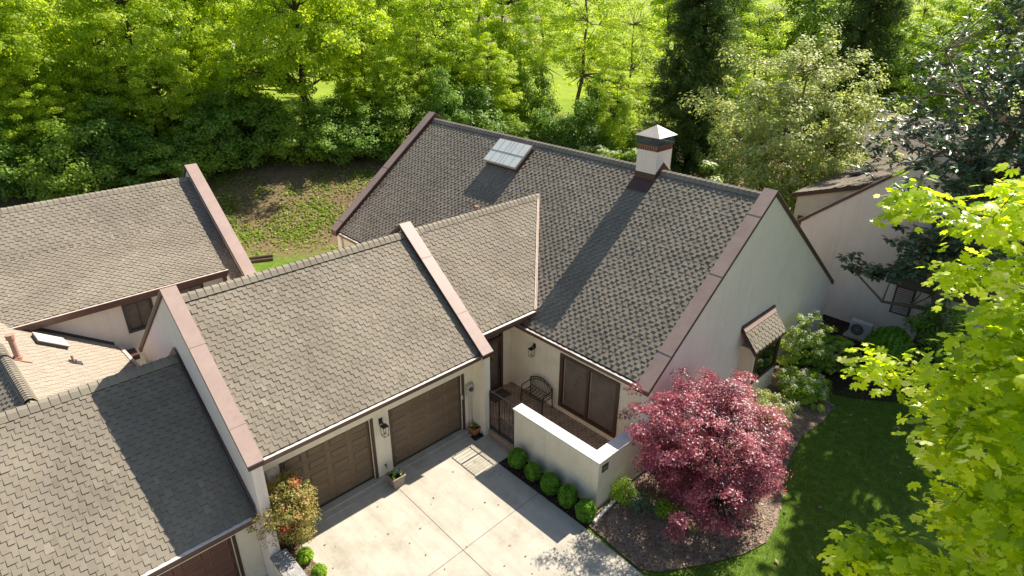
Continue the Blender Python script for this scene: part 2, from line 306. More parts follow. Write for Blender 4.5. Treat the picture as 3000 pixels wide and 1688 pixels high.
# ------------------------------------------------------------------ terrain
def terrain(x, y):
    t = y * .92 + x * .4 - .6 * max(0, x - 25)
    h = 2.6 * smooth(20.5, 33, t) + .035 * max(0, t - 33)
    if t > 33: h += .5 * math.sin(x * .05) * math.sin(t * .04) * smooth(33, 60, t)
    if y < 12: h += -1.28 * (1 - smooth(-1.84, -1.62, x)) * (1 - smooth(7, 12, y)) * 1.0
    elif x < 0: pass
    return h - .03
def ground_mat():
    m = bpy.data.materials.new("ground_cover"); m.use_nodes = True; nt = m.node_tree; N = nt.nodes; L = nt.links
    p = N["Principled BSDF"]; p.inputs["Roughness"].default_value = .95; p.inputs["Specular IOR Level"].default_value = .1
    tc = N.new("ShaderNodeTexCoord"); a = N.new("ShaderNodeAttribute"); a.attribute_name = "zone"
    def noise(s, det=6):
        n = N.new("ShaderNodeTexNoise"); n.inputs["Scale"].default_value = s; n.inputs["Detail"].default_value = det; n.inputs["Roughness"].default_value = .7; L.new(tc.outputs["Object"], n.inputs["Vector"]); return n.outputs["Fac"]
    def ramp(f, els):
        c = N.new("ShaderNodeValToRGB"); e = c.color_ramp.elements; e[0].position, e[0].color = els[0][0], els[0][1] + (1,); e[1].position, e[1].color = els[-1][0], els[-1][1] + (1,)
        for q in els[1:-1]: z = e.new(q[0]); z.color = q[1] + (1,)
        L.new(f, c.inputs[0]); return c.outputs[0]
    lawn = ramp(noise(3.2, 10), [(.3, (.07, .12, .018)), (.5, (.11, .18, .022)), (.7, (.19, .26, .04))])
    litter = ramp(noise(5, 12), [(.3, (.11, .075, .045)), (.48, (.21, .135, .085)), (.6, (.16, .15, .055)), (.75, (.10, .16, .04))])
    far = ramp(noise(.12, 10), [(.3, (.15, .22, .022)), (.5, (.24, .32, .030)), (.62, (.28, .33, .05)), (.75, (.33, .35, .09))])
    sep = N.new("ShaderNodeSeparateXYZ"); L.new(a.outputs["Vector"], sep.inputs[0])
    m1 = N.new("ShaderNodeMixRGB"); L.new(sep.outputs[0], m1.inputs[0]); L.new(lawn, m1.inputs[1]); L.new(litter, m1.inputs[2])
    m2 = N.new("ShaderNodeMixRGB"); L.new(sep.outputs[1], m2.inputs[0]); L.new(m1.outputs[0], m2.inputs[1]); L.new(far, m2.inputs[2])
    L.new(m2.outputs[0], p.inputs["Base Color"])
    b = N.new("ShaderNodeBump"); b.inputs["Strength"].default_value = .9; b.inputs["Distance"].default_value = .04; L.new(noise(22, 6), b.inputs["Height"]); L.new(b.outputs[0], p.inputs["Normal"])
    MATS["ground_cover"] = m
ground_mat()
def make_ground():
    def axis(lo, hi, dense):
        a = list(np.arange(dense[0], dense[1], .8)); x = dense[0]; st = .8
        while x > lo: st *= 1.22; x -= st; a.insert(0, max(x, lo))
        x = a[-1]; st = .8
        while x < hi: st *= 1.22; x += st; a.append(min(x, hi))
        return a
    xs = axis(-1500, 1500, (-12, 50)); ys = axis(-600, 1500, (-14, 60))
    xs = sorted(set([round(q, 3) for q in xs] + [-1.86, -1.72, -1.6])); nx, ny = len(xs), len(ys)
    vs = [(x, y, terrain(x, y)) for y in ys for x in xs]; fs = [(j * nx + i, j * nx + i + 1, (j + 1) * nx + i + 1, (j + 1) * nx + i) for j in range(ny - 1) for i in range(nx - 1)]
    me = bpy.data.meshes.new("ground"); me.from_pydata(vs, [], fs); z = []
    for x, y, h in vs:
        t = y * .92 + x * .4; wob = 1.2 * math.sin(x * .9) + .8 * math.sin(x * .37 + 2)
        z += [smooth(19.2, 21.5, t + wob * .5) * (1 - smooth(60, 66, t)) if t < 66 else 0, smooth(34, 46, t + wob), 0]
    me.attributes.new("zone", 'FLOAT_VECTOR', 'POINT').data.foreach_set("vector", z)
    me.materials.append(MATS["ground_cover"]); me.polygons.foreach_set("use_smooth", [True] * len(me.polygons)); me.update()
    o = bpy.data.objects.new("ground", me); COL.objects.link(o); kind(o, "structure")
make_ground()

# ---- driveway, neighbour's driveway, mulch beds
def concrete_mat():
    m = bpy.data.materials.new("concrete"); m.use_nodes = True; nt = m.node_tree; N = nt.nodes; L = nt.links
    p = N["Principled BSDF"]; p.inputs["Roughness"].default_value = .9; p.inputs["Specular IOR Level"].default_value = .2
    tc = N.new("ShaderNodeTexCoord")
    def noise(s, det, sc=None):
        n = N.new("ShaderNodeTexNoise"); n.inputs["Scale"].default_value = s; n.inputs["Detail"].default_value = det; n.inputs["Roughness"].default_value = .7
        if sc:
            mp = N.new("ShaderNodeMapping"); mp.inputs["Scale"].default_value = sc; L.new(tc.outputs["Object"], mp.inputs[0]); L.new(mp.outputs[0], n.inputs[0])
        else: L.new(tc.outputs["Object"], n.inputs["Vector"])
        return n.outputs["Fac"]
    c = N.new("ShaderNodeValToRGB"); e = c.color_ramp.elements; e[0].position = .32; e[0].color = (.345, .305, .23, 1); e[1].position = .66; e[1].color = (.50, .46, .38, 1)
    q = e.new(.48); q.color = (.445, .405, .325, 1); L.new(noise(.75, 8), c.inputs[0])
    def mul(col, f, lo, hi):
        mr = N.new("ShaderNodeMapRange"); mr.inputs[1].default_value = .3; mr.inputs[2].default_value = .7; mr.inputs[3].default_value = lo; mr.inputs[4].default_value = hi; L.new(f, mr.inputs[0])
        s = N.new("ShaderNodeVectorMath"); s.operation = 'SCALE'; L.new(col, s.inputs[0]); L.new(mr.outputs[0], s.inputs["Scale"]); return s.outputs[0]
    col = mul(c.outputs[0], noise(60, 3), .93, 1.07); col = mul(col, noise(4, 6, (1, 22, 1)), .94, 1.05); col = mul(col, noise(.9, 8, (2.6, .22, 1)), .84, 1.06); col = mul(col, noise(1.6, 10, (2.2, .5, 1)), .92, 1.05)
    L.new(col, p.inputs["Base Color"])
    b = N.new("ShaderNodeBump"); b.inputs["Strength"].default_value = .4; b.inputs["Distance"].default_value = .006; L.new(noise(50, 4, (1, 5, 1)), b.inputs["Height"]); L.new(b.outputs[0], p.inputs["Normal"])
    MATS["concrete"] = m
concrete_mat()
material("joint", (.13, .105, .08), .95, .1)
dw = MB(); dw.prism([(-.98, -.02, 0), (5.2, -.02, 0), (5.1, -3.7, 0), (4.9, -7.6, 0), (4.6, -13, 0), (4.6, -60, 0), (-.9, -60, 0)][::-1], (0, 0, -.12))
kind(dw.build("driveway", "concrete"), "structure")
jn = MB()
def strip(a, b, w, z):
    a, b = V(*a, z), V(*b, z); d = (b - a) / np.linalg.norm(b - a); s = V(-d[1], d[0], 0) * w / 2
    jn.add([a - s, b - s, b + s, a + s], [(0, 1, 2, 3)])
strip((2.12, -.3), (2.07, -3.715), .014, .004); strip((2.07, -3.725), (1.95, -13), .014, .004); strip((-.95, -3.85), (5.08, -3.68), .014, .0045)
kind(jn.build("driveway_joints", "joint"), "structure")
nd = MB(); nd.box(-12, -1.86, -60, .05, -1.5, -1.25); kind(nd.build("neighbour_driveway", "concrete"), "structure")
ap = MB(); ap.box(-.97, 5.33, -.14, .1, .004, .10); ap.box(-.97, 5.28, -.34, -.142, .004, .045)
kind(ap.build("garage_apron", "concrete"), "structure")
material("mulch", (.22, .155, .105), .98, .1, noise=(26, .35), bump=(34, 1, .03), scale=1.3, color2=(.31, .235, .17))
material("mulch_dark", (.045, .030, .021), .98, .1, noise=(26, .4), bump=(34, 1, .03))
bed = [(4.98, -7.35), (5.3, -7.75), (6.32, -8.4), (7.4, -8.95), (8.2, -9.17), (9.0, -9.1), (9.9, -8.8), (10.9, -8.4), (12.0, -8.1), (13.3, -7.9), (14.6, -8.05), (15.7, -8.0), (16.4, -7.5), (16.9, -6.9), (16.9, -5.24), (8.05, -5.24), (8.05, -5.32), (5.15, -5.32), (5.1, -6)]
mb = MB(); mb.add([(x, y, 0.0 + .01) for x, y in bed], [list(range(len(bed)))]); kind(mb.build("mulch_bed", "mulch"), "structure")
mb = MB(); mb.add([(x, y, .0) for x, y in [(16.5, -5.2), (16.4, -7.3), (16.9, -8.3), (17.8, -9.5), (23, -10.5), (23, -3), (21, -3)]], [list(range(7))]); kind(mb.build("dark_mulch_path", "mulch_dark"), "structure")
mb = MB(); mb.box(5.02, 5.72, -5.5, -1.925, -.1, .02); mb.box(5.205, 5.57, -.6, -.01, -.1, .02); kind(mb.build("hedge_bed", "mulch_dark"), "structure")
mb = MB(); mb.box(-1.42, -.99, -30, -.02, -.1, .05); kind(mb.build("side_bed", "mulch"), "structure")

# ------------------------------------------------------------------ shingled roofs
def shingles(name, parent, O, U, S, W, L, lim=None, mat="shingle_tan", H=.026, e=.128, period=.25, seed=1, under=True, thick=.16):
    """real overlapping tabs in courses: O eave corner, U along the eave, S up the slope; lim(s) -> (u0,u1)"""
    R = np.random.default_rng(seed); O, U, S = map(lambda q: np.array(q, float), (O, U, S)); U /= np.linalg.norm(U); S /= np.linalg.norm(S); Nn = np.cross(U, S)
    if Nn[2] < 0: Nn = -Nn
    lim = lim or (lambda s: (0, W)); mb = MB(); nc = int(L / e) + 1
    for c in range(nc):
        s0 = c * e; s1 = min(s0 + 2.05 * e, L); a0, b0 = lim(s0); a1, b1 = lim(s1)
        if b0 - a0 < .02: continue
        hp = period * .5; shift = -(c * hp * 1.0) % period + .02 * math.sin(c * 1.7); course_v = R.normal() * .04
        ncol = int((max(b0, b1) + 2 * period) / period) + 1
        for q in range(-1, ncol):
            k_ = q * 2 + c; jx = .022 * math.sin(k_ * 12.9898 + c * .7); x0 = q * period + shift + jx + R.normal() * .006; x1 = x0 + hp * 1.06 + .030 * math.sin(q * 7.1 + c * 3.3) + R.normal() * .008; j = R.normal() * .004
            l0, r0 = max(x0, a0), min(x1, b0); l1, r1 = max(x0, a1), min(x1, b1)
            if r0 - l0 < .01 and r1 - l1 < .01: continue
            if r0 < l0: l0 = r0 = (l0 + r0) / 2
            if r1 < l1: l1 = r1 = (l1 + r1) / 2
            h = H * R.uniform(.8, 1.15); hl = h * (1 - .9 * (s1 - s0) / (2.05 * e)); sb = s0 + j
            P = lambda uu, ss, nn: O + U * uu + S * ss + Nn * nn
            mb.add([P(l0, sb, h), P(r0, sb, h), P(r1, s1, hl), P(l1, s1, hl), P(l0, sb, .0), P(r0, sb, .0), P(r1, s1, 0), P(l1, s1, 0)],
                   [(0, 1, 2, 3), (4, 5, 1, 0), (4, 0, 3, 7), (5, 6, 2, 1)], float(np.clip(.5 + course_v + R.normal() * .22, 0, 1)))
            mb.mi[-3:] = [1, 1, 1]
        # continuous lower ply of the course: shows in the gaps between the tabs
        n = 10; hh = H * .42
        mb.add([O + U * a0 + S * s0 + Nn * hh * .7, O + U * b0 + S * s0 + Nn * hh * .7, O + U * b1 + S * s1 + Nn * .003, O + U * a1 + S * s1 + Nn * .003], [(0, 1, 2, 3)], .5 + course_v)
    o = mb.build(name, [mat, 'shingle_edge' if mat == 'shingle_tan' else 'shingle_edge_pale'], parent, attr=True)
    if under:
        k = [lim(0), lim(L)]; poly = [O + U * k[0][0], O + U * k[0][1], O + S * L + U * k[1][1], O + S * L + U * k[1][0]]
        ub = MB(); ub.prism([p - Nn * .004 for p in poly], -Nn * thick); ub.build("roof_deck", "roof_under", o)
    return o
def ridge_caps(name, parent, A, B, sl1, sl2, w=.23, step=.2, mat="shingle_tan", seed=3, lift=.045):
    A, B = B, A
    """overlapping cap shingles along A->B; sl1/sl2 unit vectors down both slopes"""
    R = np.random.default_rng(seed); A, B = np.array(A, float), np.array(B, float); d = B - A; L = np.linalg.norm(d); d /= L; mb = MB(); n = int(L / step)
    sl1, sl2 = map(lambda q: np.array(q, float) / np.linalg.norm(q), (sl1, sl2))
    for i in range(n + 1):
        t0 = i * step; t1 = min(t0 + step * 1.25, L)
        if t1 - t0 < .03: continue
        h0, h1 = lift + .012, lift
        prof = []
        for t, h in ((t0, h0 + .006), (t1, h1 - .008)):
            c = A + d * t; up = V(0, 0, 1)
            prof.append([c + sl1 * w + up * (h * .55), c + sl1 * w * .5 + up * (h + .035), c + up * (h + .008), c + sl2 * w * .5 + up * (h + .035), c + sl2 * w + up * (h * .55)])
        a, b = prof; vs = a + b + [q - V(0, 0, .025) for q in a]
        mb.add(vs, [(i2, i2 + 1, i2 + 6, i2 + 5) for i2 in range(4)] + [(i2 + 1, i2, i2 + 10, i2 + 11) for i2 in range(4)], float(np.clip(.95 + R.normal() * .08, 0, 1))); mb.mi[-4:] = [1] * 4
        mb.add([a[0], b[0], b[0] - V(0, 0, .022), a[0] - V(0, 0, .022)], [(0, 1, 2, 3)], .3); mb.add([a[4], b[4], b[4] - V(0, 0, .022), a[4] - V(0, 0, .022)], [(0, 1, 2, 3)], .3); mb.mi[-2:] = [1, 1]
    return mb.build(name, [mat, 'shingle_edge'], parent, attr=True)
def coping(parent, x0, x1, pts, thick=.16, axis='x', joints=(), lip=.03):
    """metal-clad sloping parapet cap over (a,z) points, spanning x0..x1 on the other axis; brown sides"""
    o = None
    top = MB(); side = MB()
    mk = (lambda a, z, w: V(w, a, z)) if axis == 'x' else (lambda a, z, w: V(a, w, z))
    for (a0, z0), (a1, z1) in zip(pts[:-1], pts[1:]):
        top.add([mk(a0, z0, x0 - lip), mk(a0, z0, x1 + lip), mk(a1, z1, x1 + lip), mk(a1, z1, x0 - lip), mk(a0, z0 - .03, x0 - lip), mk(a0, z0 - .03, x1 + lip), mk(a1, z1 - .03, x1 + lip), mk(a1, z1 - .03, x0 - lip)],
                [(0, 1, 2, 3), (7, 6, 5, 4), (0, 4, 5, 1), (1, 5, 6, 2), (2, 6, 7, 3), (3, 7, 4, 0)])
        side.add([mk(a0, z0 - .032, x0 - lip + .005), mk(a0, z0 - .032, x1 + lip - .005), mk(a1, z1 - .032, x1 + lip - .005), mk(a1, z1 - .032, x0 - lip + .005), mk(a0, z0 - thick, x0 - lip + .005), mk(a0, z0 - thick, x1 + lip - .005), mk(a1, z1 - thick, x1 + lip - .005), mk(a1, z1 - thick, x0 - lip + .005)],
                 [(0, 4, 5, 1), (1, 5, 6, 2), (2, 6, 7, 3), (3, 7, 4, 0), (7, 6, 5, 4)])
    for (a, i) in joints:   # raised seams of the metal cladding
        (a0, z0), (a1, z1) = pts[i], pts[i + 1]; z = z0 + (z1 - z0) * (a - a0) / (a1 - a0); dz = (z1 - z0) / (a1 - a0)
        top.add([mk(a, z + .012, x0 - lip - .004), mk(a, z + .012, x1 + lip + .004), mk(a + .035, z + dz * .035 + .012, x1 + lip + .004), mk(a + .035, z + dz * .035 + .012, x0 - lip - .004),
                 mk(a, z - .02, x0 - lip - .004), mk(a, z - .02, x1 + lip + .004), mk(a + .035, z + dz * .035 - .02, x1 + lip + .004), mk(a + .035, z + dz * .035 - .02, x0 - lip - .004)],
                [(0, 1, 2, 3), (7, 6, 5, 4), (0, 4, 5, 1), (1, 5, 6, 2), (2, 6, 7, 3), (3, 7, 4, 0)])
    o = top.build("parapet_coping", "coping_paint", parent); side.build("coping_fascia", "trim_brown", o); return o

# ------------------------------------------------------------------ our townhouse
H = thing("townhouse", (6, 3, 0), "cream stucco townhouse with steep brown shingled roofs, two garage doors and a chimney", "house")
mG = .774; mM = .7675
# walls -------------------------------------------------------
w = MB()
def wall(mb, pts, off): mb.prism(pts, off)
# garage front (plane y=0) with two openings
for x0, x1, z0, z1 in ((-1.55, -.919, 0, 2.98), (1.881, 2.412, 0, 2.98), (5.272, 5.57, 0, 2.98), (-.919, 1.881, 2.314, 2.98), (2.412, 5.272, 2.314, 2.98)):
    w.box(x0, x1, 0, .25, z0, z1)
w.build("wall", "stucco", H)
w = MB(); w.box(-1.5, 5.475, .253, 8.2, 0, 2.2); w.build("garage_body", "stucco", H)
# parapet walls P1, P2 (gable shaped, thickness in x)
def gable_x(x0, x1, pts, name="parapet_wall", mat="stucco"):
    mb = MB(); mb.prism([(x0, y, z) for y, z in pts], (x1 - x0, 0, 0)); return mb.build(name, mat, H)
gable_x(-1.80, -1.53, [(-.70, -1.4), (8.5, -1.4), (8.5, 2.37), (3.37, 6.35), (-.70, 3.17)], mat="stucco_white")
gable_x(5.575, 5.82, [(-.66, 0), (8.3, 0), (8.3, 2.5), (3.37, 6.35), (-.66, 3.17)])
coping(H, -1.841, -1.506, [(-.746, 3.264), (3.351, 6.46), (8.69, 2.34)], .15, joints=((.05, 0), (1.9, 0)))
coping(H, 5.474, 5.849, [(-.769, 3.249), (3.351, 6.46), (8.5, 2.46)], .15, joints=((.45, 0), (2.2, 0)))
# garage roof and wing roof (front slope), one plane
sG = V(0, 3.845, 2.975); sG /= np.linalg.norm(sG); LG = math.hypot(3.845 - .05, 2.975 - .04)
O_G = V(-1.5, -.56, 3.195)
shingles("roof", H, O_G, (1, 0, 0), sG, 6.975, math.hypot(3.80, 2.94), seed=11)
Lw = math.hypot(3.241 + .10, (3.241 + .10) * .774)
O_W = V(5.86, -.10, 3.57)
# valley edge x(s): 8.40 at the eave to 11.86 at the ridge
shingles("roof", H, O_W, (1, 0, 0), sG, 6, Lw, lim=lambda s: (0, (8.36 - 5.86) + (11.86 - 8.36) * s / Lw), seed=12, thick=.12)
sr = V(0, 1, -.774)
ridge_caps("ridge_cap", H, (5.46, 3.235, 6.165), (-1.48, 3.235, 6.165), (0, -1, -.774), sr, seed=5)
ridge_caps("ridge_cap", H, (11.86, 3.235, 6.165), (5.88, 3.235, 6.165), (0, -1, -.774), sr, seed=6)
bk = MB(); bk.prism([(-1.5, 3.25, 6.16), (5.46, 3.25, 6.16), (5.46, 8.2, 2.33), (-1.5, 8.2, 2.33)], (0, 0, -.15)); bk.prism([(5.86, 3.25, 6.16), (11.7, 3.25, 6.13), (8.0, 8.0, 2.5), (5.86, 8.0, 2.5)], (0, 0, -.15)); bk.build("rear_roof", "shingle_tan", H)
# valley drip edge
vb = MB(); vb.beam((8.37, -.13, 3.575), (11.875, 3.235, 6.185), .055, .05, (0, 0, 1)); vb.beam((8.45, -.13, 3.56), (11.94, 3.235, 6.16), .03, .035); vb.build("valley_flashing", "rust_trim", H)
# gutters
def gutter(parent, p, q, out, mat_top="trim_white", mat_side="gutter_brown", w=.12, h=.11):
    """open half-box gutter from p to q (outer top edge), `out` unit vector away from the wall"""
    p, q, out = map(lambda t: np.array(t, float), (p, q, out)); mb = MB(); up = V(0, 0, 1)
    prof = [p * 0 - out * w, p * 0 - out * w - up * h * .7, -out * w * .5 - up * h, -out * .0 - up * h, -out * .0 + 0 * up, out * .0 - out * .018, -out * .018 - up * h * .8, -out * (w - .018) - up * h * .8, -out * (w - .018)]
    n = len(prof); vs = [p + a for a in prof] + [q + a for a in prof]
    mb.add(vs, [(i, (i + 1) % n, n + (i + 1) % n, n + i) for i in range(n)] + [list(range(n))[::-1], list(range(n, 2 * n))]); g = mb.build("gutter", mat_side, parent)
    t = MB(); t.obox((p + q) / 2 - out * .055 + up * .006, (q - p) / 2, out * .05, up * .006); t.build("gutter_lip", mat_top, g); return g
gutter(H, (-1.50, -.655, 3.15), (5.47, -.655, 3.15), (0, -1, 0)); gutter(H, (5.87, -.215, 3.53), (8.33, -.215, 3.53), (0, -1, 0))
gm = gutter(H, (7.83, .9, 3.035), (7.83, -4.88, 3.035), (-1, 0, 0), mat_top="gutter_highlight", w=.13)
gutter(H, (7.83, 12.3, 3.035), (7.83, 8.2, 3.035), (-1, 0, 0), mat_top="gutter_highlight")
fb = MB(); fb.box(-1.5, 5.47, -.53, -.50, 2.93, 3.10); fb.build("eave_fascia", "trim_brown", H); fb = MB(); fb.box(5.87, 8.3, -.09, -.06, 3.25, 3.48); fb.build("eave_fascia", "trim_brown", H)
sf = MB(); sf.box(-1.5, 5.47, -.497, -.003, 2.92, 2.95); sf.build("soffit", "stucco", H)
# snow-white splash block at gutter end, short downspout below the wing gutter
dsb = MB(); dsb.box(5.36, 5.46, -.66, -.58, 3.16, 3.24); dsb.build("gutter_end_flashing", "slate_dark", H)
dsb = MB(); dsb.box(7.90, 7.98, -.17, -.10, 3.08, 3.43); dsb.build("downspout", "gutter_brown", H)
# ---- garage doors
def garage_door(parent, x0, x1, z0, z1, y, mat, name="garage_door", jamb="trim_brown", rows=5, cols=4):
    mb = MB(); fw = .075; fx0, fx1, fz1 = x0 + fw, x1 - fw, z1 - .03
    mb.box(fx0, fx1, y, y + .05, z0, fz1)
    pw = (fx1 - fx0) / cols; ph = (fz1 - z0) / rows
    for r in range(rows):
        for c in range(cols):
            a0, a1 = fx0 + c * pw + .07, fx0 + (c + 1) * pw - .07; b0, b1 = z0 + r * ph + .075, z0 + (r + 1) * ph - .075
            i = .035
            outer = [(a0, b0), (a1, b0), (a1, b1), (a0, b1)]; inner = [(a0 + i, b0 + i), (a1 - i, b0 + i), (a1 - i, b1 - i), (a0 + i, b1 - i)]; core = [(a0 + 2 * i, b0 + 2 * i), (a1 - 2 * i, b0 + 2 * i), (a1 - 2 * i, b1 - 2 * i), (a0 + 2 * i, b1 - 2 * i)]
            vs = [(p, y - .002, q) for p, q in outer] + [(p, y - .026, q) for p, q in inner] + [(p, y - .008, q) for p, q in core]
            mb.add(vs, [(k, (k + 1) % 4, 4 + (k + 1) % 4, 4 + k) for k in range(4)] + [(4 + k, 4 + (k + 1) % 4, 8 + (k + 1) % 4, 8 + k) for k in range(4)] + [(8, 9, 10, 11)])
        if r: mb.box(fx0, fx1, y - .007, y - .001, z0 + r * ph - .006, z0 + r * ph + .006)
    d = mb.build(name, mat, parent)
    fr = MB(); fr.box(x0, x0 + fw, y - .16, y + .06, z0, z1); fr.box(x1 - fw, x1, y - .16, y + .06, z0, z1); fr.box(x0 + fw, x1 - fw, y - .05, y + .06, z1 - .03, z1); fr.build("door_frame", jamb, d)
    wr = MB(); wr.box(x1 - fw - .025, x1 - fw - .002, y - .10, y - .075, z0, z1 - .04); wr.build("weather_strip", "stucco", d)
    return d
garage_door(H, -.919, 1.881, .118, 2.314, .14, "door_brown"); garage_door(H, 2.412, 5.272, .118, 2.314, .14, "door_brown")
# ---- main block
w = MB()
XP = 8.103
ys = [-5.24, -4.077, -1.631, 12.75]
w.box(XP, XP + .25, -4.868, -4.077, 0, 2.98); w.box(XP, XP + .25, -1.631, 12.44, 0, 2.98); w.box(XP, XP + .25, -4.077, -1.631, 0, .551); w.box(XP, XP + .25, -4.077, -1.631, 2.636, 2.98)
w.build("wall", "stucco", H)
w = MB(); w.box(XP + .253, 20.6, -4.85, 12.4, 0, 2.3); w.build("main_body", "stucco", H)
g = MB(); g.prism([(XP, -5.23, 0), (XP, -5.23, 3.12), (13.876, -5.23, 7.62), (21.25, -5.23, 2.25), (21.25, -5.23, 0)][::-1], (0, .36, 0)); g.build("gable_wall", "stucco_white", H)
g = MB(); g.prism([(XP - .1, 12.45, 0), (XP - .1, 12.45, 3.05), (13.876, 12.45, 7.5), (20.5, 12.45, 2.6), (20.5, 12.45, 0)][::-1], (0, .36, 0)); g.build("gable_wall", "stucco_white", H)
sM = V(1, 0, mM); sM /= np.linalg.norm(sM); LM = math.hypot(5.88, 5.88 * mM)
O_M = V(7.96, 12.42, 3.08)
shingles("roof", H, O_M, (0, -1, 0), sM, 12.42 + 4.86, LM, seed=21, H=.027)
ridge_caps("ridge_cap", H, (13.84, 12.4, 7.60), (13.84, -.16, 7.60), (-1, 0, -mM), (1, 0, -mM), seed=8)
ridge_caps("ridge_cap", H, (13.84, -1.06, 7.60), (13.84, -4.86, 7.60), (-1, 0, -mM), (1, 0, -mM), seed=9)
bk = MB(); bk.prism([(13.84, -4.86, 7.58), (13.84, 12.42, 7.58), (21.2, 12.42, 2.2), (21.2, -4.86, 2.2)], (0, 0, -.15)); bk.build("rear_roof", "shingle_tan", H)
coping(H, -5.255, -4.87, [(7.76, 3.10), (13.876, 7.80), (21.41, 2.30)], .17, axis='y', joints=((8.75, 0), (11.1, 0), (13.0, 0), (19.6, 1)))
coping(H, 12.43, 12.86, [(7.76, 3.18), (13.876, 7.92), (20.9, 2.8)], .30, axis='y', joints=((8.2, 0), (10.9, 0)))
fb = MB(); fb.box(7.99, 8.02, -4.95, .9, 2.80, 3.02); fb.build("eave_fascia", "trim_brown", H); fb = MB(); fb.box(7.99, 8.02, 8.2, 12.3, 2.80, 3.02); fb.build("eave_fascia", "trim_brown", H)
sf = MB(); sf.box(8.022, XP - .003, -4.95, .738, 2.86, 2.89); sf.build("soffit", "stucco", H)
# debris along the left parapet
n = 160; yy = 12.3 - rng.uniform(0, .25, n); ss = rng.uniform(.6, 3.6, n); P = np.array([O_M + sM * s for s in ss]); P[:, 1] = yy; P[:, 2] += .035
ll_ = kind(leaf_mesh("leaf_litter", "chip", *LEAF, P, rng.normal(size=(n, 3)) * .2 + [-.5, 0, .8], .07, rng.uniform(.6, 1, n)), "stuff")
# skylight
nM = np.cross(V(0, -1, 0), sM); nM = nM if nM[2] > 0 else -nM
def on_main(x, y, h=0): return V(x, y, 3.08 + (x - 7.96) * mM) + nM * h
sk0, sk1, y0, y1 = 12.48, 13.50, 5.0, 7.0
c = on_main((sk0 + sk1) / 2, (y0 + y1) / 2); hs = sM * (sk1 - sk0) / 2 * math.hypot(1, mM); hy = V(0, (y1 - y0) / 2, 0)
mb = MB(); mb.obox(c + nM * .11, hs * .95, hy * .96, nM * .11); sk = mb.build("skylight", "trim_brown", H)
mb = MB(); mb.obox(c + nM * .27, hs, hy, nM * .045); mb.build("skylight_frame", "cap_metal", sk)
mb = MB(); mb.obox(c + nM * .318, hs * .95, hy * .97, nM * .006); mb.build("pane", "glass_skylight", sk)
mb = MB(); mb.obox(c + nM * .332, hs * .95, hy * .006, nM * .006); mb.obox(c + nM * .332, hs * .012, hy * .97, nM * .007)
for k in (-.6, -.2, .2, .6): mb.obox(c + nM * .332 + hy * k, hs * .95, hy * .007, nM * .006)
mb.build("glazing_bar", "cap_metal", sk)
# chimney
ch = MB(); ch.box(13.42, 14.34, -1.03, -.18, 6.6, 8.33); ch = ch.build("chimney", "stucco_white", H)
b = MB()
for i in range(9):   # brick soldier course, both faces
    u0 = 13.405 + .103 * i; b.box(u0, u0 + .07, -1.045, -1.028, 8.36, 8.48)
    v0 = -1.045 + .0965 * i; b.box(13.403, 13.422, v0, v0 + .066, 8.36, 8.48)
b.box(13.40, 14.36, -1.05, -.16, 8.495, 8.53); b.box(13.41, 14.35, -1.04, -.17, 8.332, 8.352); b.build("brick_band", "brick_red", ch)
b = MB(); b.box(13.425, 14.335, -1.025, -.185, 8.352, 8.494); b.build("band_mortar", "mortar", ch)
b = MB(); b.box(13.38, 14.38, -1.07, -.14, 8.532, 8.58); b.build("crown_slab", "slate_dark", ch)
b = MB(); b.tube([(13.88, -.6, 8.58), (13.88, -.6, 8.72)], .15, 14); b.build("flue", "slate_dark", ch)
b = MB(); b.tube([(13.88, -.6, 8.72), (13.88, -.6, 8.80)], .10, 14); b.build("flue_pot", "terracotta", ch)
for x in (13.40, 14.36):
    for y in (-1.05, -.16): MB().box(x - .012, x + .012, y - .012, y + .012, 8.582, 8.83).build("cap_post", "slate_dark", ch)
m = bpy.data.materials.new("screen_mesh"); m.use_nodes = True; nt = m.node_tree; tr = nt.nodes.new("ShaderNodeBsdfTransparent"); mx = nt.nodes.new("ShaderNodeMixShader"); mx.inputs[0].default_value = .35
nt.nodes["Principled BSDF"].inputs["Base Color"].default_value = (.10, .11, .11, 1); nt.links.new(tr.outputs[0], mx.inputs[1]); nt.links.new(nt.nodes["Principled BSDF"].outputs[0], mx.inputs[2]); nt.links.new(mx.outputs[0], nt.nodes["Material Output"].inputs[0]); MATS["screen_mesh"] = m
b = MB(); b.box(13.398, 13.402, -1.036, -.174, 8.583, 8.82); b.box(14.358, 14.362, -1.036, -.174, 8.583, 8.82); b.box(13.414, 14.346, -1.052, -1.048, 8.583, 8.82); b.box(13.414, 14.346, -.162, -.158, 8.583, 8.82); b.build("mesh_screen", "screen_mesh", ch)
b = MB(); e_ = .05; b.add([(13.37 - e_, -1.08 - e_, 8.825), (14.39 + e_, -1.08 - e_, 8.825), (14.39 + e_, -.13 + e_, 8.825), (13.37 - e_, -.13 + e_, 8.825), (13.88, -.605, 9.17)], [(0, 1, 4), (1, 2, 4), (2, 3, 4), (3, 0, 4), (3, 2, 1, 0)]); b.build("chimney_cap", "cap_metal", ch)
b = MB()  # brown flashing following the roof
fl = .26
def zr(x): return 7.62 - abs(x - 13.876) * mM
b.prism([(13.40, -1.048, zr(13.40) - .1), (13.876, -1.048, zr(13.876) - .1), (14.36, -1.048, zr(14.36) - .1), (14.36, -1.048, zr(14.36) + fl), (13.876, -1.048, zr(13.876) + fl + .02), (13.40, -1.048, zr(13.40) + fl)][::-1], (0, .888, 0))
b.build("flashing", "trim_brown", ch)
b = MB(); b.prism([on_main(12.98, -1.06, .035), on_main(12.98, -.15, .035), on_main(13.42, -.15, .04), on_main(13.42, -1.06, .04)], nM * .006); b.build("apron_flashing", "trim_brown", ch)
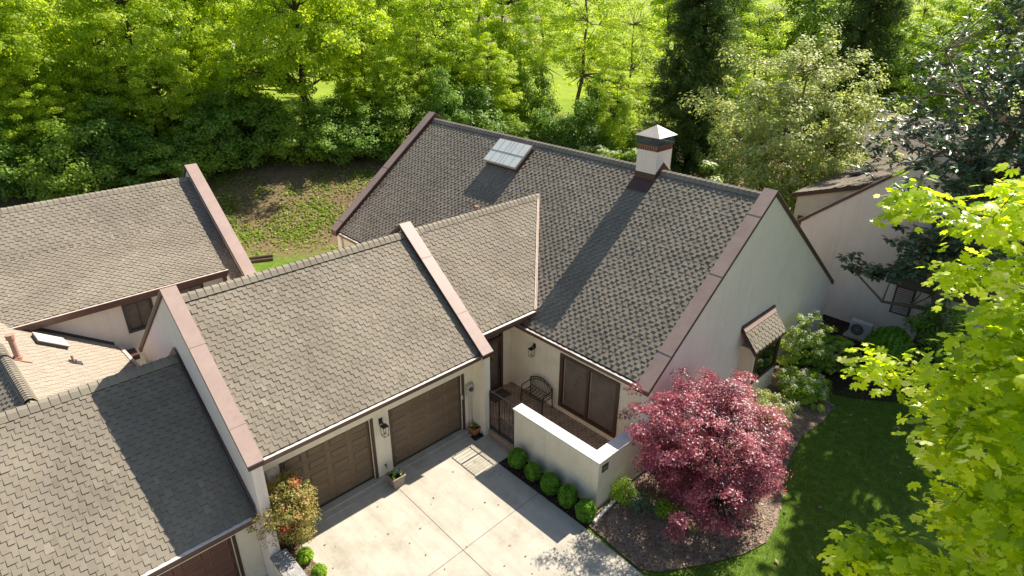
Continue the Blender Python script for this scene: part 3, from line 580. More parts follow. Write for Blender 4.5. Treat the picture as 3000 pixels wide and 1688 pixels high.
# vent pipe on main roof
q = on_main(10.34, 5.16); b = MB(); b.tube([q, q + V(0, 0, .62)], .055, 12); b.tube([q + V(0, 0, .52), q + V(0, 0, .66)], .075, 12); b.build("vent_pipe", "pipe_pink", H)
# front door wall (plane y=.741)
w = MB(); w.box(7.68, XP - .003, .741, .95, 0, 2.95); w.box(5.86, 6.55, .741, .95, 0, 3.2); w.box(6.55, 7.68, .741, .95, 2.78, 3.2); w.build("wall", "stucco", H)
dr = MB(); dr.box(6.72, 7.58, .80, .85, .40, 2.38); dr = dr.build("front_door", "glass_blind", H)
b = MB(); b.box(7.58, 7.68, .73, .90, .34, 2.78); b.box(6.55, 6.72, .73, .90, .34, 2.78); b.box(6.72, 7.58, .73, .90, 2.38, 2.48); b.box(6.72, 7.58, .73, .90, 2.70, 2.78); b.box(6.72, 7.58, .73, .90, .34, .40); b.box(6.723, 6.80, .77, .80, .402, 2.378); b.box(7.50, 7.577, .77, .80, .402, 2.378); b.box(6.80, 7.50, .77, .80, 2.28, 2.378); b.box(6.80, 7.50, .77, .80, .402, .50); b.build("door_frame", "wood_frame", dr)
b = MB(); b.box(6.72, 7.58, .82, .85, 2.48, 2.70); b.build("transom", "glass_dark", dr)
b = MB(); b.box(7.51, 7.55, .745, .77, 1.15, 1.55); b.tube([(7.53, .76, 1.33), (7.53, .70, 1.33), (7.45, .70, 1.33)], .012, 6); b.build("handle", "black_metal", dr)
wr = MB(); R_ = np.random.default_rng(5); cen = np.array([V(7.05, .74, 1.75) + .18 * V(math.cos(t), 0, math.sin(t)) for t in np.linspace(0, 6.28, 26)])
wreath = clump_leaves(cen, .075, 14, .075, "leaf_nandina", "wreath", None, R=R_, up=.1); recentre(wreath, (7.05, .74, 1.6)); tag(wreath, "round yellow-green leafy wreath hanging on the brown front door", "wreath")
# sliding patio door on the porch wall
X0 = XP
b = MB(); b.box(X0 + .06, X0 + .10, -4.05, -1.66, .58, 2.60); pd = b.build("patio_door", "glass_dark", H)
b = MB(); t = .12
b.box(X0 - .045, X0 + .12, -4.077, -4.077 + t, .551, 2.636); b.box(X0 - .045, X0 + .12, -1.631 - t, -1.631, .551, 2.636); b.box(X0 - .045, X0 + .12, -4.077 + t, -1.631 - t, 2.536, 2.636); b.box(X0 - .045, X0 + .12, -4.077 + t, -1.631 - t, .551, .64)
ym = -2.84; b.box(X0 - .035, X0 + .11, ym - .05, ym + .05, .64, 2.536); b.build("door_frame", "wood_frame", pd)
for ya, yb in ((-3.94, ym - .06), (ym + .06, -1.77)):
    MB().box(X0 + .035, X0 + .055, ya, ya + .022, .65, 2.52).build("screen_edge", "cap_metal", pd); MB().box(X0 + .035, X0 + .055, yb - .022, yb, .65, 2.52).build("screen_edge", "cap_metal", pd)
# bay window with shingled hood on the gable wall
b = MB(); b.box(13.5, 15.52, -5.74, -5.232, 0, .93); b.box(13.5, 13.66, -5.74, -5.232, .93, 2.28); b.box(15.42, 15.52, -5.74, -5.232, .93, 2.28); b.box(13.66, 15.42, -5.74, -5.232, 2.14, 2.28); bay = b.build("bay_window", "stucco", H)
b = MB(); b.box(13.62, 13.72, -5.79, -5.70, .88, 2.16); b.box(15.36, 15.46, -5.79, -5.70, .88, 2.16); b.box(13.72, 15.36, -5.79, -5.70, 2.06, 2.16); b.box(13.72, 15.36, -5.79, -5.70, .88, .98); b.build("window_frame", "wood_frame", bay)
material("glass_reflect", (.012, .02, .010), .03, .9)
b = MB(); b.box(13.72, 15.36, -5.73, -5.715, .98, 2.06); b.build("pane", "glass_reflect", bay)
hs_ = V(0, .60, .72); Lh = np.linalg.norm(hs_); hd = shingles("window_hood", H, (13.25, -5.86, 2.36), (1, 0, 0), hs_, 2.3, Lh - .1, seed=31, thick=.05)
b = MB(); b.box(13.22, 15.6, -5.30, -5.236, 3.0, 3.16); b.prism([(13.22, -5.88, 2.30), (13.22, -5.236, 3.08), (13.22, -5.236, 2.96), (13.22, -5.88, 2.2)], (.028, 0, 0)); b.prism([(15.57, -5.88, 2.30), (15.57, -5.236, 3.08), (15.57, -5.236, 2.96), (15.57, -5.88, 2.2)], (.028, 0, 0)); b.box(13.25, 15.57, -5.88, -5.85, 2.24, 2.33); b.build("hood_trim", "trim_brown", hd)
b = MB(); b.prism([(13.25, -5.40, 2.95), (15.57, -5.40, 2.95), (15.57, -5.30, 3.06), (13.25, -5.30, 3.06)], (0, 0, .012)); b.build("hood_flashing", "coping_paint", hd)
# wall lanterns
def lantern(c, out, s=1.0):
    c, out = np.array(c, float), np.array(out, float); side = np.cross(out, V(0, 0, 1)); up = V(0, 0, 1); b = MB()
    b.obox(c + out * .012, side * .05 * s, out * .012, up * .09 * s); k = c + out * .17 * s - up * .08 * s
    b.beam(c + up * .05 * s, k + up * .07 * s, .025, .025); b.obox(k + up * .02, side * .085 * s, out * .085 * s, up * .012)
    top = k + up * .035; b.add([top + side * .085 * s + out * .085 * s, top - side * .085 * s + out * .085 * s, top - side * .085 * s - out * .085 * s, top + side * .085 * s - out * .085 * s, top + up * .07 * s], [(0, 1, 4), (1, 2, 4), (2, 3, 4), (3, 0, 4)])
    for i in (-1, 1):
        for j in (-1, 1): b.beam(k + side * .075 * s * i + out * .075 * s * j, k + side * .065 * s * i + out * .065 * s * j - up * .27 * s, .012, .012)
    for i in (-1, 1):
        b.beam(k - up * .27 * s + side * .065 * s * i - out * .065 * s, k - up * .27 * s + side * .065 * s * i + out * .065 * s, .012, .012); b.beam(k - up * .27 * s - side * .065 * s + out * .065 * s * i, k - up * .27 * s + side * .065 * s + out * .065 * s * i, .012, .012)
    b.tube([k - up * .26 * s, k - up * .16 * s], .012, 6); return b.build("wall_lantern", "black_metal", H)
lantern((2.13, 0, 2.08), (0, -1, 0), 1.15); lantern((XP, -.42, 2.38), (-1, 0, 0), 1.0)
# meter box left, electric meter right, faucet, alarm keypad
b = MB(); b.box(-1.30, -1.0, -.16, -.002, 1.98, 2.30); mt = b.build("meter_cabinet", "meter_box", H); b = MB(); b.tube([(-1.15, -.07, 1.98), (-1.15, -.07, .1)], .03, 8); b.build("conduit", "meter_box", mt)
b = MB(); b.obox((5.42, -.07, 1.66), V(.11, 0, 0), V(0, .065, 0), V(0, 0, .2)); me_ = b.build("electric_meter", "meter_box", H)
b = MB(); b.tube([(5.43, -.135, 1.70), (5.43, -.20, 1.70)], .065, 14); b.build("meter_dial", "slate_dark", me_); b = MB(); b.tube([(5.43, -.07, 1.46), (5.46, -.07, .03)], .035, 8); b.build("conduit", "meter_box", me_)
b = MB(); b.tube([(2.13, 0, .45), (2.13, -.09, .45), (2.13, -.10, .40)], .016, 6); b.tube([(2.10, -.05, .48), (2.16, -.05, .48)], .02, 6); b.build("faucet", "old_iron", H)
b = MB(); b.box(5.13, 5.19, -.03, -.003, 1.36, 1.52); b.build("keypad", "pvc_white", H)
# ------------------------------------------------------------------ courtyard: porch floor, walls, gate, bench, mat
def brick_mat(name, c1, c2, mort, scale, bw=.2, bh=.1):
    m = bpy.data.materials.new(name); m.use_nodes = True; nt = m.node_tree; N = nt.nodes; L = nt.links; p = N["Principled BSDF"]; p.inputs["Roughness"].default_value = .75
    tc = N.new("ShaderNodeTexCoord"); b = N.new("ShaderNodeTexBrick"); L.new(tc.outputs["Object"], b.inputs["Vector"]); b.inputs["Scale"].default_value = scale
    b.inputs["Color1"].default_value = c1 + (1,); b.inputs["Color2"].default_value = c2 + (1,); b.inputs["Mortar"].default_value = mort + (1,); b.inputs["Mortar Size"].default_value = .012
    b.inputs["Brick Width"].default_value = bw; b.inputs["Row Height"].default_value = bh
    n = N.new("ShaderNodeTexNoise"); n.inputs["Scale"].default_value = 3; n.inputs["Detail"].default_value = 8; L.new(tc.outputs["Object"], n.inputs["Vector"])
    mr = N.new("ShaderNodeMapRange"); mr.inputs[1].default_value = .3; mr.inputs[2].default_value = .7; mr.inputs[3].default_value = .65; mr.inputs[4].default_value = 1.35; L.new(n.outputs["Fac"], mr.inputs[0])
    s = N.new("ShaderNodeVectorMath"); s.operation = 'SCALE'; L.new(b.outputs[0], s.inputs[0]); L.new(mr.outputs[0], s.inputs["Scale"]); L.new(s.outputs[0], p.inputs["Base Color"]); MATS[name] = m
brick_mat("porch_brick", (.23, .135, .09), (.30, .185, .125), (.42, .33, .24), 1)
b = MB(); b.box(5.86, XP - .003, -4.93, .738, -.05, .34); kind(b.build("porch_floor", "porch_brick"), "structure")
b = MB()
for i in range(12): b.box(5.665, 5.855, -.72 - .1 * i - .087, -.72 - .1 * i, .0, .27)
kind(b.build("brick_step", "brick_tan"), "structure")
b = MB()
for i in range(13): b.box(5.05, 5.66, -.62 - .1 * i - .0995, -.62 - .1 * i, -.02, .012)
st = b.build("entry_paving", "concrete"); kind(st, "structure")
LW = thing("courtyard_wall", (5.85, -3.6, 0), "low cream stucco courtyard wall with white cap, bent round the brick porch", "garden wall")
b = MB(); b.prism([(5.72, -1.90, -.1), (5.72, -5.27, -.1), (XP - .003, -5.27, -.1), (XP - .003, -4.95, -.1), (6.02, -4.95, -.1), (6.02, -1.90, -.1)], (0, 0, 1.79)); b.build("wall", "stucco", LW)
def capw(mb, x0, y0, x1, y1, z): mb.box(x0, x1, y0, y1, z, z + .07)
b = MB(); b.prism([(5.675, -1.87, 1.693), (5.675, -5.315, 1.693), (XP - .004, -5.315, 1.693), (XP - .004, -4.90, 1.693), (6.065, -4.90, 1.693), (6.065, -1.87, 1.693)], (0, 0, .06)); cp = b.build("wall_cap", "cap_stone", LW)
b = MB(); b.box(5.745, 5.755, -5.24, -1.95, 1.754, 1.757); b.build("cap_joint", "joint", cp)
# house number plaque
b = MB(); b.box(5.86, 6.13, -5.292, -5.272, 1.30, 1.53); pl = b.build("address_plaque", "slate_dark", LW)
def glyph_text(name, body, size, loc, rot, mat, parent):
    cu = bpy.data.curves.new(name, 'FONT'); cu.body = body; cu.size = size; cu.extrude = .006; cu.align_x = 'CENTER'; cu.align_y = 'CENTER'
    t = bpy.data.objects.new(name + "_tmp", cu); COL.objects.link(t); dg = bpy.context.evaluated_depsgraph_get(); me = bpy.data.meshes.new_from_object(t.evaluated_get(dg)); bpy.data.objects.remove(t)
    o = bpy.data.objects.new(name, me); me.materials.clear(); me.materials.append(MATS[mat]); COL.objects.link(o); o.parent = parent
    o.location = np.array(loc) - origin_of(parent); o.rotation_euler = rot; ORIG[o.name] = origin_of(parent); return o
glyph_text("house_number", "7052", .115, (5.995, -5.297, 1.415), (math.pi / 2, 0, 0), "gold_text", pl)
# retaining wall left of driveway
RW = thing("retaining_wall", (-1.63, -3, -1.2), "low stucco retaining wall with dark weathered cap left of the driveway, below the reddish shrub", "garden wall")
b = MB(); b.box(-1.80, -1.45, -9, -.72, -1.4, .22); b.build("wall", "stucco", RW)
material("cap_weathered", (.42, .40, .37), .9, .2, color2=(.24, .23, .22), scale=3.5, noise=(18, .3), bump=(30, .3, .006))
b = MB(); b.box(-1.84, -1.40, -9, -.76, .222, .29); rc = b.build("wall_cap", "cap_weathered", RW); b = MB(); b.box(-1.72, -1.71, -8.9, -.8, .291, .294); b.build("cap_joint", "joint", rc)
# wrought iron gate, two leaves
GT = thing("iron_gate", (5.77, -1.28, .26), "black wrought iron double gate between the garage pillar and the courtyard wall", "gate")
def leaf_gate(y0, y1):
    b = MB(); x = 5.77; z0, z1, zm = .30, 1.78, .98
    for y in (y0, y1): b.box(x - .014, x + .014, y - .014, y + .014, z0 - .03, z1)
    for z in (z0, zm, z1): b.box(x - .011, x + .011, min(y0, y1) + .015, max(y0, y1) - .015, z - .012, z + .012)
    n = max(2, int(abs(y1 - y0) / .115))
    for i in range(1, n): y = y0 + (y1 - y0) * i / n; b.box(x - .007, x + .007, y - .007, y + .007, z0 + .013, z1 - .013)
    for i in range(n): y = y0 + (y1 - y0) * (i + .5) / n; b.box(x - .006, x + .006, y - .006, y + .006, z0 + .013, zm - .013)
    return b.build("gate_leaf", "black_metal", GT)
leaf_gate(-.70, -1.13); leaf_gate(-1.16, -1.87)
for z in (.55, 1.6): MB().tube([(5.77, -.665, z), (5.77, -.71, z)], .02, 6).build("hinge", "black_metal", GT)
# bench
BN = thing("garden_bench", (7.85, -.9, .34), "ornate dark metal garden bench with arched back against the porch wall", "bench")
bx0, bx1, by0, by1, zb = 7.52, 7.98, -1.42, -.38, .34
b = MB()
for i in range(8): y = by0 + .03 + (by1 - by0 - .06) * i / 7; b.tube([(bx0, y, zb + .43), (7.75, y, zb + .415), (bx1 - .03, y, zb + .44)], 0.0123, 5)
for i in range(6): x = bx0 + (bx1 - bx0 - .03) * i / 5; b.tube([(x, by0, zb + .432), (x, by1, zb + .432)], 0.0123, 5)
b.build("seat", "old_iron", BN)
b = MB(); arch = [(bx1, by0 + (by1 - by0) * t, zb + .80 + .20 * math.sin(math.pi * t)) for t in np.linspace(0, 1, 13)]
low = [(bx1, y, z - .10) for x, y, z in arch]
b.tube(arch, .02, 6); b.tube(low, .014, 6)
for i in range(12): b.tube([arch[i], low[i + 1]] if i % 2 else [low[i], arch[i + 1]], 0.0101, 5)
for i in range(15):
    t = (i + .5) / 15; y = by0 + (by1 - by0) * t; zt = zb + .70 + .20 * math.sin(math.pi * t); b.tube([(bx1, y, zb + .48), (bx1, y + .02, zb + .48 + (zt - zb - .48) * .35), (bx1, y - .02, zb + .48 + (zt - zb - .48) * .7), (bx1, y, zt)], 0.0101, 5)
b.tube([(bx1, by0, zb + .48), (bx1, by1, zb + .48)], 0.0145, 6); b.build("backrest", "old_iron", BN)
for yy_ in (by0, by1):
    b = MB(); b.tube([(bx0, yy_, zb + .43), (bx0 + .01, yy_, zb + .62), (bx0 + .05, yy_, zb + .68), (7.8, yy_, zb + .69), (bx1, yy_, zb + .72)], 0.0174, 6); b.build("armrest", "old_iron", BN)
    b = MB(); b.tube([(bx0, yy_, zb + .43), (bx0 - .03, yy_, zb + .2), (bx0 - .02, yy_, zb + .005)], 0.0188, 6); b.build("leg", "old_iron", BN)
    b = MB(); b.tube([(bx1, yy_, zb + .82), (bx1, yy_, zb + .4), (bx1 + .03, yy_, zb + .005)], 0.0188, 6); b.build("leg", "old_iron", BN)
material("mat_fibre", (.085, .065, .05), .95, .1, noise=(18, .5), bump=(60, .6, .01), color2=(.13, .10, .075), scale=22)
b = MB(); b.box(6.75, 7.55, .12, .62, .343, .36); dm = b.build("doormat", "mat_fibre"); recentre(dm, (7.15, .4, .343)); tag(dm, "patterned brown doormat on the brick porch at the front door", "doormat")
# planters
def square_pot(name, cx, cy, w0, w1, h, mat, label, cat, z=0):
    o = thing(name, (cx, cy, z), label, cat); b = MB(); q = lambda w, zz: [(cx - w, cy - w, zz), (cx + w, cy - w, zz), (cx + w, cy + w, zz), (cx - w, cy + w, zz)]
    vs = q(w0, z) + q(w1, z + h * .82) + q(w1 * 1.12, z + h * .84) + q(w1 * 1.12, z + h) + q(w1 * .92, z + h) + q(w1 * .88, z + h * .85)
    fs = [(3, 2, 1, 0)] + [(4 * k + i, 4 * k + (i + 1) % 4, 4 * k + 4 + (i + 1) % 4, 4 * k + 4 + i) for k in range(5) for i in range(4)]; b.add(vs, fs); b.build("pot", mat, o)
    b = MB(); b.add(q(w1 * .9, z + h * .87), [(0, 1, 2, 3)]); b.build("soil", "soil", o); return o
PT = square_pot("stone_planter", 2.16, -.52, .15, .20, .40, "concrete_pot", "square grey concrete planter of white and yellow flowers between the garage doors", "planter")
R_ = np.random.default_rng(9)
P = np.array([(2.16 + R_.uniform(-.17, .17), -.52 + R_.uniform(-.17, .17), .42 + R_.uniform(0, .06)) for _ in range(26)])
clump_leaves(P, .05, 6, .06, "leaf_lime", "foliage", PT, R=R_)
clump_leaves(P[P[:, 0] > 2.10], .045, 7, .05, "flower_white", "white_flowers", PT, R=R_); clump_leaves(P[:1] + V(0, 0, .03), .05, 10, .05, "flower_yellow", "yellow_flower", PT, R=R_)
b = MB(); 
for i in range(60):
    a = R_.uniform(0, 6.28); e2 = R_.uniform(-.15, .15); 
TP = square_pot("terracotta_pot", 5.42, -.30, .10, .155, .28, "terracotta", "small square orange terracotta pot with one yellow flower beside the right garage door", "plant pot")
P = np.array([(5.42 + R_.uniform(-.08, .08), -.30 + R_.uniform(-.08, .08), .30) for _ in range(8)]); clump_leaves(P, .05, 5, .06, "leaf_lime", "foliage", TP, R=R_); clump_leaves(P[:1] + V(0, 0, .06), .05, 14, .045, "flower_yellow", "yellow_flower", TP, R=R_)
b = MB(); b.tube([(5.52, -.28, .03), (5.6, -.42, .05), (5.55, -.55, .05), (5.48, -.50, .06), (5.5, -.4, .05), (5.58, -.3, .04)], .015, 6); ho = b.build("hose", "black_metal"); recentre(ho, (5.55, -.42, .03)); tag(ho, "short black hose coiled on the ground behind the terracotta pot", "hose")
# drain pipe by the wall corner
b = MB(); b.tube([(6.35, -5.46, .10), (5.40, -5.55, .07)], .05, 12); dp = b.build("drain_pipe", "pvc_white"); recentre(dp, (5.9, -5.5, .06)); tag(dp, "pale plastic drain pipe lying in the mulch at the foot of the courtyard wall corner", "drain pipe")
b = MB(); b.tube([(5.41, -5.55, .07), (5.30, -5.56, .065)], .062, 12); b.build("pipe_end", "trim_white", dp)

# ------------------------------------------------------------------ left neighbour (parapet house, dormer roof, low wing and garage)
NB = thing("neighbour_townhouse", (-4, 6, -1.2), "left neighbouring stucco townhouse with tan shingled dormer roof and lower wing roof", "house")
# its garage roof
yr_, zr_, ye_, ze_ = 3.58, 4.36, -.45, 1.52; sN = V(0, yr_ - ye_, zr_ - ze_); LN = np.linalg.norm(sN); sN /= LN
shingles("roof", NB, (-9.6, ye_ + .02, ze_ + .01), (1, 0, 0), sN, 7.76, LN - .03, seed=41, e=.135, period=.27)
ridge_caps("ridge_cap", NB, (-1.85, yr_ - .01, zr_), (-9.6, yr_ - .01, zr_), -sN, (0, 1, -.68), seed=42, w=.24, step=.21)
b = MB(); b.prism([(-9.6, yr_ + .01, zr_), (-1.85, yr_ + .01, zr_), (-1.85, 9.0, .75), (-9.6, 9.0, .75)], (0, 0, -.15)); b.build("rear_roof", "shingle_tan", NB)
gutter(NB, (-9.6, ye_ - .09, ze_), (-1.86, ye_ - .09, ze_), (0, -1, 0))
b = MB(); b.box(-9.6, -1.86, ye_ + .02, ye_ + .05, ze_ - .24, ze_ - .06); b.build("eave_fascia", "trim_brown", NB)
b = MB(); b.box(-2.33, -1.81, -.02, .2, -1.4, 1.35); b.box(-9.6, -5.15, -.02, .2, -1.4, 1.35); b.box(-5.15, -2.33, -.02, .2, .86, 1.35); b.build("wall", "stucco", NB)
b = MB(); b.box(-9.6, -1.81, .205, 8.9, -1.4, .7); b.build("garage_body", "stucco", NB)
garage_door(NB, -5.15, -2.33, -1.24, .86, .12, "door_red_brown", jamb="wood_frame")
b = MB(); b.prism([(-1.862, 3.62, 4.62), (-1.862, 4.6, 3.85), (-1.862, 4.6, 3.6), (-1.862, 3.62, 4.36)], (.018, 0, 0)); b.prism([(-1.862, 3.60, 4.62), (-1.862, ye_, 1.80), (-1.862, ye_, 1.60), (-1.862, 3.60, 4.38)], (.018, 0, 0)); b.build("wall_flashing", "trim_brown", NB)
b = MB(); b.box(-1.97, -1.87, -.53, -.45, 1.50, 1.57); b.build("gutter_end_flashing", "slate_dark", NB)
# lower wing L sloping towards +X
YW = 9.77; Dn = V(-.0539, .99854, 0); sl = .708
A0 = V(-2.344, YW, 2.19)
Ld = V(-1, 0, sl); Ld /= np.linalg.norm(Ld)
eL = A0 - Dn * 5.95; Ltot = math.hypot(3.1, 3.1 * sl)
nL = np.cross(Dn, Ld); 
Sx = Ld - Dn * (Ld @ Dn); Sx /= np.linalg.norm(Sx)
shingles("roof", NB, eL, Dn, Sx, 7.3, Ltot, seed=51, mat="shingle_pale", H=.016, thick=.1)
pR = eL + Sx * Ltot
ridge_caps("ridge_cap", NB, pR + Dn * 4.0, pR + Dn * .1, -Sx, V(-1, 0, -.7), seed=52, w=.2, step=.13)
b = MB(); q0 = pR + V(0, 0, -.01); b.prism([q0, q0 + Dn * 7.3, q0 + Dn * 7.3 + V(-3.5, 0, -2.4), q0 + V(-3.5, 0, -2.4)], (0, 0, -.1)); b.build("rear_roof", "shingle_pale", NB)
shingles("roof", NB, q0 + Dn * 7.3 + V(-1.5, 0, -1.03), -Dn, V(1.5, 0, 1.03), 7.3, 1.8, seed=53, under=False)
og = V(Dn[1], -Dn[0], 0); gutter(NB, A0 - Dn * .08 + og * .15 + V(0, 0, -.03), eL + og * .15 + V(0, 0, -.03), og, mat_top="rust_trim", w=.13)
b = MB(); b.box(-9, -2.45, 4.2, YW - .01, -1, 2.0); b.build("wing_body", "stucco_pink", NB)
def onL(px_, py_): return V(px_, py_, 2.19 - (px_ + 2.344 + (py_ - YW) * .054) * sl)
nLL = V(sl, 0, 1) / math.hypot(1, sl)
S_ = lambda p: CAM + 1.26 * (np.array(p, float) - CAM)
p0 = S_((-5.04, 2.51, 6.09)); p0[2] = onL(p0[0], p0[1])[2]
b = MB(); b.tube([p0 - V(0, 0, .05), p0 + V(0, 0, .78)], .075, 14); b.tube([p0 + V(0, 0, .66), p0 + V(0, 0, .80)], .105, 14); vp = b.build("vent_pipe", "pipe_pink", NB)
b = MB(); b.tube([p0 + V(0, 0, .04), p0 + V(0, 0, .12)], .11, 14); b.obox(p0 + V(.08, 0, -.02) , V(.17, 0, -.17 * sl), V(0, .13, 0), nLL * .015); b.build("pipe_flashing", "pipe_pink", vp)
p1 = S_((-4.1, 2.95, 5.4)); p1[2] = onL(p1[0], p1[1])[2]
b = MB(); b.tube([p1, p1 + V(0, 0, .26)], .035, 10); v2 = b.build("vent_pipe", "pipe_pink", NB); b = MB(); b.tube([p1, p1 + V(0, 0, .06)], .09, 12); b.obox(p1 + V(.05, 0, 0), V(.14, 0, -.14 * sl), V(0, .11, 0), nLL * .015); b.build("pipe_flashing", "slate_dark", v2)
sa = S_((-4.36, 4.1, 5.53)); sa[2] = onL(sa[0], sa[1])[2]; hx = V(.33, 0, -.33 * sl)
b = MB(); b.obox(sa + nLL * .06, hx, V(-.02, .36, 0), nLL * .06); s2_ = b.build("skylight", "slate_dark", NB)
b = MB(); b.obox(sa + nLL * .135, hx * 1.04, V(-.02, .375, 0), nLL * .012); b.build("skylight_frame", "cap_metal", s2_); b = MB(); b.obox(sa + nLL * .15, hx * .88, V(-.02, .31, 0), nLL * .004); b.build("pane", "glass_skylight", s2_)
# main N roof with dormer
yRn, zRn, mN = 15.1, 6.145, .76; XN = 2.67
yK = 13.30; zK = zRn - mN * (yRn - yK); yE, zE = 9.40, 3.985; XD = 1.675
s_up = V(0, 1, mN) / math.hypot(1, mN); s_dn = V(0, yK - yE, zK - zE); Ld_ = np.linalg.norm(s_dn); s_dn = s_dn / Ld_
shingles("roof", NB, (-12, yK, zK), (1, 0, 0), s_up, 12 + XN, (yRn - yK) * math.hypot(1, mN), seed=61)
shingles("dormer_roof", NB, (-12, yE, zE + .02), (1, 0, 0), s_dn, 12 + XD, Ld_, seed=62, thick=.12)
yB = 9.7; zB = zK - mN * (yK - yB); shingles("roof", NB, (XD - .02, yB, zB), (1, 0, 0), s_up, XN - XD, (yK - yB) * math.hypot(1, mN) + .02, seed=63)
ridge_caps("ridge_cap", NB, (XN - .05, yRn, zRn), (-12, yRn, zRn), (0, -1, -mN), (0, 1, -mN), seed=64)
b = MB(); b.prism([(-12, yRn + .01, zRn), (XN, yRn + .01, zRn), (XN, yRn + 6, zRn - 4.56), (-12, yRn + 6, zRn - 4.56)], (0, 0, -.15)); b.build("rear_roof", "shingle_tan", NB)
cq = MB(); cq.prism([(XN + .03, yB - .4, -.5), (XN + .03, 20, -.5), (XN + .03, 20, 2.1), (XN + .03, yRn + .1, zRn + .35), (XN + .03, yB - .4, zB + .1)], (.36, 0, 0)); cq.build("parapet_wall", "stucco_white", NB)
coping(NB, XN, XN + .42, [(yB - .6, zB + .02), (yRn + .05, zRn + .53), (20.3, 2.0)], .18)
gutter(NB, (-6.0, yE - .09, zE), (XD + .05, yE - .09, zE), (0, -1, 0), mat_top="rust_trim")
b = MB(); b.box(-6.0, XD, yE + .0, yE + .03, zE - .26, zE - .02); b.prism([(XD - .02, yE + .0, zE - .24), (XD - .02, yE + .0, zE), (XD - .02, yK, zK), (XD - .02, yK, zK - .22)][::-1], (.03, 0, 0)); b.box(XD - .12, XD, yE + .12, yE + .28, 2.4, zE - .1); b.build("eave_fascia", "gutter_brown", NB)
b = MB(); b.box(-12, -1.84, YW, YW + .2, 0, 3.95); b.box(-1.84, -.895, YW, YW + .2, 0, 2.466); b.box(-1.84, -.895, YW, YW + .2, 3.575, 3.95); b.box(-.895, -.013, YW, YW + .2, 0, 3.95); b.box(.87, XD - .1, YW, YW + .2, 0, 3.95); b.box(-.013, .87, YW, YW + .2, 0, 2.46); b.box(-.013, .87, YW, YW + .2, 3.575, 3.95); b.build("wall", "stucco_pink", NB)
b = MB(); b.prism([(XD - .32, YW + .21, 2.3), (XD - .32, YW + .21, 4.0), (XD - .32, yK, zK - .05)], (.2, 0, 0)); b.build("dormer_cheek", "stucco_pink", NB)
b = MB(); b.box(-12, XD, YW + .25, yRn, -.3, 2.4); b.build("main_body", "stucco_pink", NB)
for wx0, wx1 in ((-1.84, -.895), (-.013, .87)):
    wz0, wz1 = 2.466, 3.575
    b = MB(); b.box(wx0 + .06, wx1 - .06, YW + .08, YW + .10, wz0 + .09, wz1 - .06); wn_ = b.build("window", "glass_blind" if wx0 < -1 else "glass_dark", NB)
    b = MB(); b.box(wx0, wx0 + .06, YW - .02, YW + .12, wz0, wz1); b.box(wx1 - .06, wx1, YW - .02, YW + .12, wz0, wz1); b.box(wx0 + .06, wx1 - .06, YW - .02, YW + .12, wz1 - .06, wz1); b.box(wx0 + .06, wx1 - .06, YW - .02, YW + .12, wz0, wz0 + .09); b.box((wx0 + wx1) / 2 - .012, (wx0 + wx1) / 2 + .012, YW + .05, YW + .078, wz0 + .09, wz1 - .06); b.build("window_frame", "slate_dark", wn_)
b = MB(); b.prism([(-4.85, YW - .008, 3.93), (-2.36, YW - .008, 2.17), (-2.36, YW - .008, 2.33), (-4.85, YW - .008, 4.09)], (0, -.02, 0)); b.build("wall_flashing", "slate_dark", NB)
b = MB(); b.box(-2.25, -1.83, 9.1, 9.7, 1.75, 1.92); b.build("low_fascia", "trim_brown", NB)

# ------------------------------------------------------------------ right neighbour
RB = thing("right_townhouse", (26, -6, 0), "right neighbouring stucco townhouse half hidden behind the glossy magnolia", "house")
yA, zA, mR = -2.75, 4.05, .85
yT, zT = -7.6, 4.05 + .85 * 4.85
b = MB(); b.prism([(22.8, -2.9, 0), (22.8, -13, 0), (22.8, -13, zT - mR * 5.4), (22.8, yT, zT - .1), (22.8, -2.9, 4.0)], (.3, 0, 0)); b.build("gable_wall", "stucco_pink", RB)
coping(RB, 22.76, 23.12, [(-2.62, 3.98), (yT, zT + .03), (-13.2, zT - mR * 5.55)], .17)
b = MB(); b.prism([(23.1, -2.8, 3.9), (34, -2.8, 3.9), (34, yT, zT - .1), (23.1, yT, zT - .1)][::-1], (0, 0, -.15)); b.prism([(23.1, yT - .01, zT - .1), (34, yT - .01, zT - .1), (34, -13, 3.4), (23.1, -13, 3.4)][::-1], (0, 0, -.15)); b.build("roof", "shingle_tan", RB)
b = MB(); b.box(22.74, 22.79, -8.05, -7.3, 1.12, 2.38); lv = b.build("window", "wood_frame", RB)
b = MB()
for i in range(13): z = 1.2 + i * .088; b.add([(22.70, -7.98, z), (22.70, -7.37, z), (22.735, -7.37, z + .05), (22.735, -7.98, z + .05)], [(0, 1, 2, 3)])
b.build("louver", "cap_metal", lv)
b = MB(); b.box(22.1, 22.79, -10.6, -7.0, 2.62, 2.78); b.prism([(22.1, -10.6, 2.785), (22.1, -7.0, 2.785), (22.79, -7.0, 3.3), (22.79, -10.6, 3.3)][::-1], (0, 0, .05)); b.build("lower_roof", "roof_under", RB)
R2 = thing("rear_townhouse", (29, -1, 0), "cream house with plain tan roof and small brown corner window beyond the right gable", "house")
b = MB(); b.prism([(25.4, -1.5, 0), (25.4, -1.5, 4.45), (25.4, -4.6, 5.53), (25.4, -4.6, 0)][::-1], (9, 0, 0)); b.build("wall", "stucco", R2)
b = MB(); b.prism([(25.25, -1.3, 4.50), (25.25, -5.0, 5.79), (36, -5.0, 5.79), (36, -1.3, 4.50)][::-1], (0, 0, -.12)); rr_ = b.build("roof", "roof_under", R2)
shingles("shingle_field", rr_, (25.25, -1.3, 4.51), (1, 0, 0), V(0, -3.7, 1.29), 10.7, 3.9, seed=71, under=False, H=.02)
